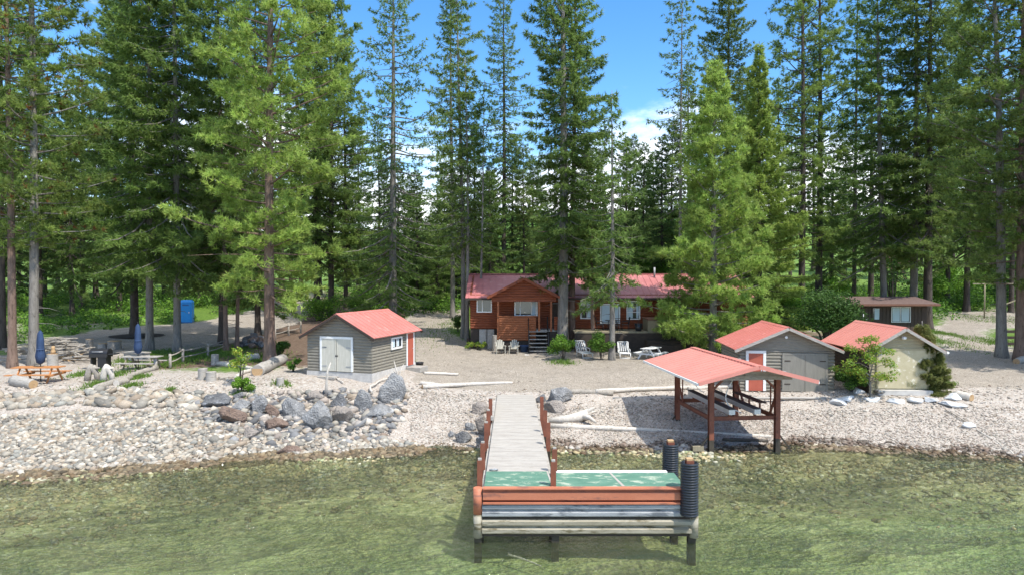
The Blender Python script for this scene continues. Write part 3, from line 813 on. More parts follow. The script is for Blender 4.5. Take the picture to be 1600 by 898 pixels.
# windows
def hwin(p0, p1, y0, y1, **k):
    return window(hs, (hX(p0), -.055, hZ(y1)), (1, 0), (p1 - p0) * K, hZ(y0) - hZ(y1), **k)
hwin(746.5, 767, 468.5, 486, mullions=(.35,), fw=.08)
hwin(805.5, 838, 470, 491.5, mullions=(.36, 1.22), fw=.09, curtain=[(1.27, 1.55)])
hwin(908.5, 926.5, 470, 496, mullions=(.42,), rails=(.46,), fw=.08, curtain=[(.46, .86)])
hwin(980.5, 998.5, 471, 497, mullions=(), rails=(.48,), fw=.08, curtain=[(.03, .4), (.66, .85)])
hwin(939.5, 967, 476, 503, mullions=(.66,), fw=.09, curtain=[(.03, .62), (.72, 1.3)])
# weathered panels leaning under the left wing
for (a, b, t) in ((749, 762, .1), (759, 772, .25)):
    MB().beam((hX((a + b) / 2), -.35, -.1), (hX((a + b) / 2), -.06, fl - .05), (b - a) * K, .04, up=(0, 1, .2)).build('skirting_panel', MT['weathered'], hs)
# deck in front of the right wing
DK = D0 - 2.5
def dX(px, d=DK): return (px - 800) / F * d - hx0
dzk = hZ(517.5, DK)
MB().box(dX(898), dX(1012), -2.5, -.06, dzk - .12, dzk).build('deck', MT['tubwood'], hs)
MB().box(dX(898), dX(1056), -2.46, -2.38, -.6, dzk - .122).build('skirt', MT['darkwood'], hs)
MB().box(dX(1008), dX(1062), -3.4, -2.5, -.5, hZ(533, 48.6)).box(dX(1012), dX(1058), -4.0, -3.402, -.5, hZ(539, 48)).build('deck_step', MT['darkwood'], hs)

# things on the deck
tb = thing('hot_tub', 'square wood-panelled hot tub under a brown cover on the house deck', 'hot tub', (hx0 + dX(1012), D0 - 2.3, hz0 + dzk - .15))
t = MB(); t.box(.05, 2.0, 0, 1.9, 0, .95)
t = t.build('cabinet', MT['tubwood'], tb)
MB().box(0, 2.05, -.05, 1.95, .952, 1.09).build('cover', MT['covered'], tb, bevel=.04)
tbx, tby, tbz = hx0 + hX(953), D0 - 1.35, hz0 + dzk
pt = thing('patio_table', 'dark metal patio table before the sliding door of the log house', 'table', (tbx, tby, tbz))
MB().lathe([(0, .72), (.55, .72), (.55, .75), (0, .75)], 24).build('tabletop', MT['blackmetal'], pt)
for a in range(4): MB().tube([(.4 * cos(a * pi / 2 + .6), .4 * sin(a * pi / 2 + .6), .72), (.48 * cos(a * pi / 2 + .6), .48 * sin(a * pi / 2 + .6), 0)], .02, 6).build('leg', MT['blackmetal'], pt)
def patio_chair(label):
    c = thing('patio_chair', label, 'chair', (0, 0, 0), 0, 'patio chairs round the deck table')
    MB().box(-.24, .24, -.24, .24, .42, .45).build('seat', MT['blackmetal'], c)
    b = MB()
    for i in range(6): b.tube([(-.22 + .088 * i, .23, .45), (-.22 + .088 * i, .32, .98)], .012, 6)
    b.tube([(-.24, .32, .98), (.24, .32, .98)], .018, 6); b.build('backrest', MT['blackmetal'], c)
    for x in (-.22, .22):
        for y in (-.22, .22): MB().tube([(x, y, .42), (x * 1.1, y * 1.1, 0)], .016, 6).build('leg', MT['blackmetal'], c)
        MB().tube([(x * 1.1, -.2, .43), (x * 1.1, -.22, .66), (x * 1.1, .25, .68)], .016, 6).build('armrest', MT['blackmetal'], c)
    return c
pc = patio_chair('black metal patio chair at the left of the round deck table')
pc.location = (tbx - .95, tby - .1, tbz); pc.rotation_euler = (0, 0, pi / 2)
dup(pc, (tbx + .95, tby - .1, tbz), -pi / 2, None, 'black metal patio chair at the right of the round deck table')
dup(pc, (tbx + .1, tby - .95, tbz), pi + .2, None, 'black metal patio chair with its back to the lake at the deck table')
pl = thing('planter_pot', 'black planter pot on the deck corner beside the hot tub', 'planter', (hx0 + dX(999.5), D0 - 2.1, hz0 + dzk))
MB().lathe([(0, 0), (.2, 0), (.3, .55), (.27, .55), (.26, .45), (0, .45)], 16).build('pot', MT['blackplastic'], pl)
MB().tube([(0, 0, .4), (.05, .1, .8), (.02, .15, 1.15)], [.03, .02, .01], 6).tube([(0, 0, .4), (-.12, .05, .75)], [.02, .008], 6).build('stem', MT['bark_dark'], pl)

# ================================================================== brown cabin far right
dC = 58.0; KC = dC / F
pC = AT(1340, 512, dC)
cb = thing('cabin', 'dark brown cabin with flat-looking low roof, behind the tall firs on the right', 'cabin', (pC.x, pC.y, H(pC.x, pC.y)))
WC = (1448 - 1340) * KC; eC = CAMZ - (474 - 430) * KC - H(pC.x, pC.y)
w = MB(); w.box(0, WC, 0, 6, -.6, eC - .05)
for i in range(int(WC / .3)): w.box(.3 * i + .02, .3 * i + .05, -.025, 0, 0, eC - .08)
w.build('wall', MT['brownwood'], cb)
r = MB(); slab(r, (-.9, -.7, eC), (WC + .7, -.7, eC), (WC + .7, 3, eC + .52), (-.9, 3, eC + .52), .14); slab(r, (-.9, 6.7, eC), (WC + .7, 6.7, eC), (WC + .7, 3.01, eC + .52), (-.9, 3.01, eC + .52), .14)
rf = r.build('roof', MT['roofbrown'], cb)
MB().box(-.9, WC + .7, -.75, -.705, eC - .17, eC - .0).build('fascia', MT['covered'], rf)
def cwin(p0, p1, y0, y1, **k):
    return window(cb, ((p0 - 1340) * KC, -.03, CAMZ - (y1 - 430) * KC - H(pC.x, pC.y)), (1, 0), (p1 - p0) * KC, (y1 - y0) * KC, **k)
cwin(1393, 1421, 480, 502, mullions=(.72,), fw=.06, mat='whiteplastic', curtain=[(.05, .66), (.8, 1.45)])
cwin(1363, 1374, 481, 499, fw=.05, mat='brownwood', curtain=[(.15, .55)])
cp = thing('antenna_mast', 'thin white antenna mast with cross arm before the dark brown cabin', 'antenna', (AT(1349, 512, 56.5).x, 56.5, H(AT(1349, 512, 56.5).x, 56.5)))
MB().tube([(0, 0, 0), (0, 0, 2.0)], .025, 6).build('pole', MT['whiteplastic'], cp)
MB().tube([(-.28, 0, 1.2), (.3, 0, 1.5)], .02, 6).build('cross_arm', MT['whiteplastic'], cp)

# hillside house glimpsed between the trunks
pH = G(702, 352)
hh = thing('hillside_house', 'small brown house on the hillside glimpsed between the thin fir trunks', 'house', (pH.x - 4, pH.y, pH.z), 0.1)
MB().box(0, 13, 0, 8, -2, 3.4).build('wall', MT['brownwood'], hh)
r = MB(); slab(r, (-.8, -.8, 3.2), (13.8, -.8, 3.2), (13.8, 4, 5.2), (-.8, 4, 5.2), .15); slab(r, (-.8, 8.8, 3.2), (13.8, 8.8, 3.2), (13.8, 4.01, 5.2), (-.8, 4.01, 5.2), .15); r.build('roof', MT['roofbrown'], hh)
for x in (1.2, 5.2, 9.4): window(hh, (x, -.02, .9), (1, 0), 2.0, 1.5, mullions=(1.0,), fw=.14)

# ================================================================== portable toilet
pT = G(292, 503); 
pot = thing('portable_toilet', 'bright blue portable toilet at the edge of the left gravel road', 'portable toilet', pT, .25)
t = MB(); t.box(-.58, .58, -.58, .58, .06, 2.05)
for i in range(5): t.box(-.5 + .22 * i, -.44 + .22 * i, .58, .6, .2, 1.9)
t.build('cabin', MT['blue'], pot)
MB().box(-.45, .45, -.605, -.582, .14, 1.95).build('door', MT['blue'], pot)
MB().box(.28, .36, -.63, -.606, .95, 1.1).build('handle', MT['whiteplastic'], pot)
MB().box(-.62, .62, -.62, .62, -.05, .059).build('base', MT['bluedark'], pot)
r = MB(); r.add([(-.62,-.62,2.052),(.62,-.62,2.052),(.62,.62,2.052),(-.62,.62,2.052),(-.42,-.42,2.28),(.42,-.42,2.28),(.42,.42,2.28),(-.42,.42,2.28)], [(0,1,5,4),(1,2,6,5),(2,3,7,6),(3,0,4,7),(4,5,6,7),(3,2,1,0)]); r.build('roof', MT['blue'], pot)
for z in (1.7,): MB().box(-.3, .3, -.612, -.606, z, z + .14).build('vent', MT['bluedark'], pot)

# ================================================================== dock
DZ0, DZ1 = 1.50, 1.15          # deck height at the lake end and at the shore end
dock = thing('dock', 'L-shaped dock with pale concrete walkway and worn green carpet, over the green shallows', 'dock', (0, 18.3, 0))
# walkway (local y = world y - 18.3)
w = MB(); n = 24; y0, y1 = 1.5, 16.4
for i in range(n):
    a = y0 + (y1 - y0) * i / n; b = y0 + (y1 - y0) * (i + 1) / n - .022
    za = DZ0 + (DZ1 - DZ0) * (a - y0) / (y1 - y0); zb_ = DZ0 + (DZ1 - DZ0) * (b - y0) / (y1 - y0)
    w.add([(-.74, a, za), (1.07, a, za), (1.07, b, zb_), (-.74, b, zb_), (-.74, a, za - .15), (1.07, a, za - .15), (1.07, b, zb_ - .15), (-.74, b, zb_ - .15)], [(0,1,2,3),(7,6,5,4),(0,4,5,1),(1,5,6,2),(2,6,7,3),(3,7,4,0)])
wk = w.build('walkway', MT['concrete'], dock)
for x in (-.80, 1.13): MB().ibeam((x, y0 - 1.3, DZ0 - .20), (x, y1, DZ1 - .20), .08, .20, .02, up=(0, 0, 1)).build('side_beam', MT['weathered'], dock)
for a, b, c_ in ((-.75, 1.07, 1.492), (1.12, 4.68, 1.35)): MB().box(a, b, .05, c_, DZ0 - .12, DZ0 + .004).build('platform', MT['turf'], dock)
MB().box(1.12, 4.5, 1.36, 1.56, DZ0 - .12, DZ0 + .02).build('edge_plank', MT['white'], dock)
MB().add([(2.98, .08, DZ0 + .009), (3.06, .08, DZ0 + .009), (2.86, 1.34, DZ0 + .009), (2.80, 1.34, DZ0 + .009)], [(0,1,2,3)]).add([(1.072, .05, DZ0 + .009), (1.118, .05, DZ0 + .009), (1.05, 1.49, DZ0 + .009), (1.0, 1.49, DZ0 + .009)], [(0,1,2,3)]).build('seam', MT['concrete'], dock)
# front fender beams
def wbeam(mb, x0, x1, zc, h, depth=.1):
    prof = [(-.02, h/2), (-depth, h*.36), (-depth, h*.14), (-.035, 0.03*h), (-.035, -.03*h), (-depth, -h*.14), (-depth, -h*.36), (-.02, -h/2)]
    vs = []; 
    for y, z in prof: vs += [(x0, y, zc + z), (x1, y, zc + z)]
    fs = [(2*i+1, 2*i, 2*i+2, 2*i+3) for i in range(len(prof) - 1)]
    m = len(vs); vs += [(x0, .03, zc + h/2), (x1, .03, zc + h/2), (x0, .03, zc - h/2), (x1, .03, zc - h/2)]
    e = 2 * (len(prof) - 1)
    fs += [(0, 1, m+1, m), (e+1, e, m+2, m+3), (m, m+1, m+3, m+2)]
    mb.add(vs, fs)
c = MB()                                                  # orange channel
c.box(-.78, 4.70, -.16, .04, DZ0 - .02, DZ0 + .015); c.box(-.78, 4.70, -.16, .04, DZ0 - .41, DZ0 - .37); c.box(-.78, 4.70, .0, .04, DZ0 - .37, DZ0 - .02)
c.add([(-.78, -.12, DZ0 - .12), (4.70, -.12, DZ0 - .12), (4.70, -.002, DZ0 - .022), (-.78, -.002, DZ0 - .022), (-.78, -.12, DZ0 - .3), (4.70, -.12, DZ0 - .3), (4.70, -.002, DZ0 - .366), (-.78, -.002, DZ0 - .366)], [(0,1,2,3),(4,5,1,0),(7,6,5,4)])
fe = c.build('fender_beam', MT['orangesteel'], dock); fe['label'] = 'orange steel channel beam, topmost of the front'
c = MB(); wbeam(c, -.8, 4.78, .90, .40, .11); fe = c.build('fender_beam', MT['galv'], dock); fe['label'] = 'weathered blue-grey ribbed beam'
c = MB(); wbeam(c, -.8, 4.84, .45, .43, .11); fe = c.build('fender_beam', MT['galvdirty'], dock); fe['label'] = 'cream ribbed beam with algae stains, lowest of the front'
for zc in (.675, .215): MB().box(-.8, 4.8, -.05, .02, zc - .022, zc + .022).build('spacer', MT['darkwood'], dock)
# corner guards
def half_pipe(x, z0, z1, r, mat):
    mb = MB(); mb.tube([(x, -.02, z0), (x, -.02, z1)], r, 14); return mb.build('corner_guard', MT[mat], dock)
half_pipe(-.92, .80, DZ0, .125, 'orangesteel'); half_pipe(-.92, .16, .796, .12, 'galvdirty'); half_pipe(4.90, .16, .80, .12, 'galvdirty')
for x in (-.92, 1.17, 4.86):
    MB().ibeam((x, .1, -1.5), (x, .1, DZ0 - .42), .2, .2, .03).build('pile', MT['wetpile'], dock)
for x, y in ((-.92, 1.4), (1.17, 1.4), (4.7, 1.4), (-.86, 5), (1.2, 5), (-.86, 7.1), (1.2, 7.1)):
    MB().ibeam((x, y, -1.4), (x, y, 1.2), .2, .2, .03).build('pile', MT['wetpile'], dock)
# guide posts standing up beside the walkway
for x, ys_ in ((-.88, (.3, 2.2, 5.0, 7.1, 9.6)), (1.24, (.14, 1.5, 5.0, 7.1, 10.0))):
    for yy in ys_:
        if x > 0 and yy == .14: xx = 1.12
        else: xx = x
        zt = 2.16 - .0 * yy; p = MB(); p.ibeam((xx, yy, DZ0 - .5 - max(0, yy - 3) * .05), (xx, yy, zt), .145, .145, .022)
        po = p.build('guide_post', MT['rust'], dock)
        if yy < 3 or x < 0: MB().box(xx - .05, xx + .05, yy - .05, yy + .05, zt + .002, zt + .05).build('cap_bracket', MT['weathered'], po)
MB().beam((-.80, 9.2, 1.42), (-.80, 13.2, 1.38), .12, .14).build('side_rail', MT['weathered'], dock)
MB().tube([(-.66, 1.52, DZ0 + .03), (-.5, 1.5, DZ0 + .06), (-.42, 1.55, DZ0 + .03)], .03, 8).build('cleat', MT['galv'], dock)

def corrugated(label, x, y, z0, z1, r):
    t = thing('fender_pipe', label, 'pipe', (x, y, 0), 0, 'corrugated pipes on the dock posts')
    prof = [(r * .93, z0)]; n = int((z1 - z0) / .068); h = (z1 - z0) / n
    for i in range(n):
        z = z0 + i * h
        prof += [(r * .90, z + h * .12), (r, z + h * .3), (r, z + h * .7), (r * .90, z + h * .88)]
    prof += [(r * .93, z1), (r * .8, z1), (r * .8, z0)]
    MB().lathe(prof, 24).build('pipe', MT['blackplastic'], t)
    MB().ibeam((0, 0, z0 + .02), (0, 0, z1 + .06), .2, .2, .025).build('post', MT['rust'], t)
    MB().box(-.09, .09, -.09, .09, z1 + .062, z1 + .11).build('post_cap', MT['cutwood'], t)
    return t
corrugated('black corrugated pipe on the front corner of the dock, nearest the lake', 4.74, 18.15, .80, 2.22, .24)
corrugated('black corrugated pipe on the rear corner of the dock platform, towards the beach', 4.72, 20.25, .55, 2.2, .24)

# ================================================================== boat lift
lift = thing('boat_lift', 'boat lift with salmon red gabled canopy on rusty steel posts at the waterline', 'boat lift', (9.45, 27.7, 0), math.atan2(.1, 1))
# local x across, local y back along the axis
ex, ez, rz_ = 2.42, 3.07, 3.68
r = MB()
slab(r, (-ex, -1.3, ez), (-ex, 5.9, ez), (0, 5.9, rz_), (0, -1.3, rz_), .05, 17, .012, .02)
slab(r, (ex, -1.3, ez), (ex, 5.9, ez), (.002, 5.9, rz_), (.002, -1.3, rz_), .05, 17, .012, .02)
rf = r.build('canopy', MT['redroof_pale'], lift)
r = MB()
for s_ in (-1, 1): r.beam((s_ * ex, -1.325, ez - .03), (s_ * .012, -1.325, rz_ - .03), .04, .15)
r.build('rake_trim', MT['redroof_pale'], rf)
for a, b in ((-ex - .05, -ex - .003), (ex + .003, ex + .05)): MB().box(a, b, -1.3, 5.9, ez - .1, ez - .01).build('eave_trim', MT['white'], rf)
r = MB(); 
for i in range(24): r.box(-.13, .13, -1.28 + .3 * i, -1.1 + .3 * i, rz_ - .02, rz_ + .025)
r.box(-.1, .1, -1.3, 5.9, rz_ - .03, rz_ + .012); r.build('ridge_cap', MT['redroof_pale'], rf)
px_ = 1.40
for (x, y, top) in ((-px_, 0, ez + .2), (px_, 0, ez + .2), (-px_, 4.0, ez + .2), (px_, 4.0, ez + .2)):
    MB().ibeam((x, y, .55), (x, y, top), .2, .2, .028).build('post', MT['rust'], lift)
    MB().ibeam((x, y, -.9), (x, y, .549), .202, .202, .03).build('post_foot', MT['wetpile'], lift)
    s_ = 1 if x < 0 else -1
    MB().beam((x + s_ * .1, y, 2.6), (x + s_ * .62, y, 3.1), .06, .08).build('brace', MT['rust'], lift)
    MB().beam((x - s_ * .06, y - .0, .75), (x - s_ * .62, y, .0), .05, .06).build('foot_brace', MT['wetpile'], lift)
for y in (-.12, 4.12):
    MB().beam((-1.7, y, 3.06), (1.95, y, 3.06), .1, .17).build('header_beam', MT['weathered'], lift)
    MB().beam((-1.5, y, 3.235), (1.7, y, 3.235), .08, .16).build('header_beam', MT['weathered'], lift)
MB().beam((0, -.18, 3.15), (0, -.18, 3.62), .12, .10, up=(0, 1, 0)).build('king_post', MT['weathered'], lift)
c = MB()
for y in (0.0, 4.0): c.ibeam((-px_ + .1, y, 1.41), (px_ - .1, y, 1.41), .10, .16, .018, up=(0, 0, 1))
for x in (-px_, px_): c.ibeam((x, .1, 1.40), (x, 3.9, 1.40), .10, .16, .018, up=(0, 0, 1))
c.build('cradle_frame', MT['rust'], lift)
for x in (-.62, .45):
    b = MB(); b.box(x - .13, x + .13, -.25, 4.4, 1.60, 1.80); b = b.build('bunk', MT['alum'], lift)
    MB().box(x - .14, x + .14, -.27, 4.42, 1.802, 1.84).build('bunk_carpet', MT['carpetdark'], b)
    q = MB()
    for yy in (.02, 1.4, 2.8, 4.0): q.box(x - .04, x + .04, yy - .04, yy + .04, 1.492, 1.599)
    q.build('bunk_stand', MT['rust'], b)
for x, y in ((-px_, 3.2), (px_, 3.2), (px_, .6)): MB().beam((x, y, 1.48), (x, y + (.7 if y > 2 else -.5), 2.3), .07, .09).build('brace', MT['rust'], lift)
for x in (px_ - .18,): MB().tube([(x, .2, 1.42), (x, .2, 2.75)], .03, 6).build('lift_rod', MT['rust'], lift)
MB().tube([(-px_ + .18, 3.8, 1.42), (-px_ + .18, 3.8, 2.9)], .03, 6).build('lift_rod', MT['rust'], lift)
bn = MB(); bn.box(.80, 1.12, .35, 3.0, 1.93, 1.97)
bn = bn.build('catwalk_bench', MT['brownwood'], lift)
q = MB()
for yy in (.6, 1.6, 2.7): q.box(.92, .98, yy - .03, yy + .03, 1.48, 1.929)
q.build('bench_leg', MT['rust'], bn)
hs_ = MB(); pts = []
for i in range(24):
    t = i / 23; pts.append((-.30 - .55 * sin(pi * t * .95) + .40 * t, .3, 3.0 - 1.45 * t - .15 * sin(pi * t)))
hs_.tube(pts, .022, 6); hs_.build('hose', MT['rope'], lift); hs_ = MB()
pts = [(-1.2 + .5 * t, 3.0 - .5 * t, 2.95 - .9 * t - .25 * sin(pi * t)) for t in [i / 12 for i in range(13)]]
hs_.tube(pts, .016, 6); hs_.build('hose', MT['rope'], lift)
# ================================================================== trees
def unit(v): return v / np.maximum(np.linalg.norm(v, axis=-1, keepdims=True), 1e-9)

PINE_C = np.array([(.19, .26, .065), (.225, .30, .07), (.265, .33, .085), (.16, .225, .062)])
FIR_C = np.array([(.15, .22, .062), (.175, .25, .068), (.205, .28, .075), (.24, .31, .085)])
DARK_C = np.array([(.115, .17, .052), (.135, .195, .058), (.16, .22, .065)])
LIME_C = np.array([(.26, .345, .08), (.295, .385, .09), (.225, .31, .072), (.33, .40, .105)])
PINE_C, FIR_C, DARK_C, LIME_C = (c * np.array([.93, 1.0, .95]) for c in (PINE_C, FIR_C, DARK_C, LIME_C))

def conifer(kind, Ht, cb, R, r0, seed, dens=1.0, lean=(0, 0), pal=None, brown=0.0, shape=None, curve=0.0, fine=1.0, nsz=1.0):
    """trunk + limbs (one mesh) and needle crown (one mesh); all in metres, base at the origin"""
    rg = np.random.default_rng(seed); pine = kind == 'pine'
    pal = pal if pal is not None else (PINE_C if pine else FIR_C)
    wob = rg.uniform(-1, 1, 4) * .12
    def centre(z):
        t = z / Ht
        return np.array([lean[0] * z + wob[0] * sin(t * 5 + wob[1] * 9) + curve * sin(t * pi), lean[1] * z + wob[2] * sin(t * 4 + wob[3] * 9), z])
    def rad_(z): t = z / Ht; return max(.02, r0 * (1 - t) ** .85 * (1 + .5 * math.exp(-z / .5)))
    mb = MB()
    zs = list(np.linspace(-.4, min(2, cb), 5)) + list(np.linspace(min(2, cb) + .5, Ht, 18))
    mb.tube([centre(max(z, -.4)) for z in zs], [rad_(max(z, 0)) for z in zs], 10)
    P = []; D = []; Ln = []; Wd = []; UP = []; TI = []
    nb = int((Ht - cb) * (4.6 if pine else 6.6) * (.55 + .45 * dens))
    az = rg.uniform(0, 2 * pi); ph0, ph1 = rg.uniform(0, 6.28, 2)
    for i in range(nb):
        u = (i + rg.uniform(0, 1)) / nb
        z = cb + (Ht - .35 - cb) * u; t = u
        if shape == 'cone': prof = (1 - t) ** .9 * min(1, .8 + t * 3)
        elif pine: prof = (.62 + .38 * min(1, t / .3)) * (1 - t ** 1.6) ** .65
        else: prof = (1 - t) ** .55 * (.74 + .26 * min(1, t / .12))
        az += 2.399 + rg.uniform(-.5, .5)
        if shape != 'cone': prof *= 1 + .20 * sin(az + ph0 + z * .22) + .16 * sin(z * .9 + ph1) * sin(az * 2 + ph0)
        Lb = R * prof * rg.uniform(.5, 1.18) + .25
        if not pine and rg.random() < .15: Lb *= .6
        if shape != 'cone' and rg.random() < .10 and t < .75:      # dead limb, no needles
            dd = np.array([cos(az), sin(az), rg.uniform(-.35, .1)]); q0 = centre(z)
            mb.tube([q0, q0 + dd * Lb * .5, q0 + dd * Lb * .85 + np.array([0, 0, -.12])], [.035, .022, .007], 4, caps=False)
            continue
        if shape == 'cone': el = -.12 + .9 * t + rg.uniform(-.12, .12)
        elif pine: el = -.22 + .85 * t + rg.uniform(-.2, .25)
        else: el = -.34 + .75 * t + rg.uniform(-.16, .16)
        d = np.array([cos(az) * cos(el), sin(az) * cos(el), sin(el)])
        h = np.array([cos(az), sin(az), 0]); side = np.array([-sin(az), cos(az), 0])
        b0 = centre(z)
        curveup = (.16 if pine else (-.10 + .22 * t)) * Lb
        def bp(s): return b0 + d * (Lb * s) + np.array([0, 0, 1]) * curveup * s * s - (0 if pine else .10 * Lb * sin(pi * min(1, s))) * np.array([0, 0, 1])
        br = max(.012, min(rad_(z) * .42, .016 * Lb + .012))
        if fine > .4: mb.tube([bp(s) for s in (0, .35, .7, 1)], [br, br * .7, br * .45, .008], 4, caps=False)
        if pine:
            nt_ = max(4, int(Lb * 13.5 * dens))
            npf = max(2, int(Lb * 2.0 + 1))
            s = .28 + .72 * rg.random(npf) ** .7; s[0] = 1.0
            wv = rg.uniform(-1, 1, npf) * (.36 * Lb * np.sin(pi * np.clip(s * .82 + .1, 0, 1)) + .1)
            pc = np.array([bp(q) for q in s]) + side * wv[:, None] + np.array([0, 0, 1]) * rg.uniform(-.1, .3, npf)[:, None]
            kk = rg.integers(0, npf, nt_); wv = wv[kk]
            pos = pc[kk] + rg.normal(size=(nt_, 3)) * np.array([.23, .23, .15])
            ptint = rg.uniform(.78, 1.25, npf)[kk]
            nn_ = int(15 * fine)
            dirs = unit(rg.normal(size=(nt_, nn_, 3)) + unit(h * .9 + np.array([0, 0, .55]))[None, None] * 1.0 + (side * np.sign(wv)[:, None] * .5)[:, None])
            tint = pal[rg.integers(0, len(pal), nt_)] * rg.uniform(.85, 1.2, (nt_, 1)) * ptint[:, None]
            if brown:
                k = rg.random(nt_) < brown; tint[k] = np.array([.22, .115, .04])
            P.append(np.repeat(pos, nn_, 0)); D.append(dirs.reshape(-1, 3)); Ln.append(rg.uniform(.22, .40, nt_ * nn_)); Wd.append(np.full(nt_ * nn_, .058 / max(.6, fine)))
            UP.append(rg.normal(size=(nt_ * nn_, 3))); TI.append(np.repeat(tint, nn_, 0))
        else:
            nt_ = max(4, int(Lb * 21 * dens))
            s = .16 + .84 * rg.random(nt_) ** .8
            sg = rg.choice([-1, 1], nt_)
            wv = sg * rg.random(nt_) ** .7 * (.30 * Lb * (1 - s) ** .7 + .10)
            pos = np.array([bp(q) for q in s]) + side * wv[:, None] - np.array([0, 0, 1]) * (rg.uniform(0, .22, nt_) * (1 + np.abs(wv)))[:, None]
            nn_ = max(3, int(7 * fine))
            base = unit(h * .8 + side * sg[:, None] * .75 - np.array([0, 0, .28]) * rg.uniform(0, 1.6, (nt_, 1)))
            dirs = unit(base[:, None] + rg.normal(size=(nt_, nn_, 3)) * .55)
            tint = pal[rg.integers(0, len(pal), nt_)] * rg.uniform(.78, 1.25, (nt_, 1))
            P.append(np.repeat(pos, nn_, 0)); D.append(dirs.reshape(-1, 3)); Ln.append(rg.uniform(.22, .46, nt_ * nn_)); Wd.append(np.full(nt_ * nn_, .072 / max(.6, fine)))
            UP.append(np.array([0, 0, 1.0]) + rg.normal(size=(nt_ * nn_, 3)) * .55); TI.append(np.repeat(tint, nn_, 0))
    # bare stubs below the crown
    for i in range(int(cb * 1.3)):
        z = cb * rg.uniform(.35, 1.0); a = rg.uniform(0, 2 * pi); l = rg.uniform(.3, min(1.6, R * .5)); c = centre(z)
        mb.tube([c, c + np.array([cos(a), sin(a), -.05]) * l * .6, c + np.array([cos(a + .1), sin(a + .1), -.18]) * l], [.03, .018, .006], 4, caps=False)
    P = np.concatenate(P); D = np.concatenate(D); Ln = np.concatenate(Ln); Wd = np.concatenate(Wd) * nsz; Ln = Ln * nsz; UP = np.concatenate(UP); TI = np.concatenate(TI)
    X = unit(np.cross(D, UP)) * Wd[:, None]
    V = np.stack([P - X * .5, P + X * .5, P + D * Ln[:, None] + X * .12], 1).reshape(-1, 3)
    C = np.repeat(TI, 3, 0)
    cm = np_mesh('crown', V, np.arange(len(V)).reshape(-1, 3), False, C)
    tm = bpy.data.meshes.new('trunk'); tm.from_pydata(mb.v, [], mb.f); tm.polygons.foreach_set('use_smooth', np.array(mb.sm, bool)); tm.update()
    return tm, cm

def put_tree(name, label, meshes, loc, bark, rz=0, sc=1, group=None):
    t = thing(name, label, 'tree', loc, rz, group)
    t.scale = (sc, sc, sc)
    link_mesh('trunk', meshes[0], MT[bark], t); link_mesh('crown', meshes[1], MT['needles'], t)
    return t

def zat(py, d): return CAMZ - (py - 430) / F * d

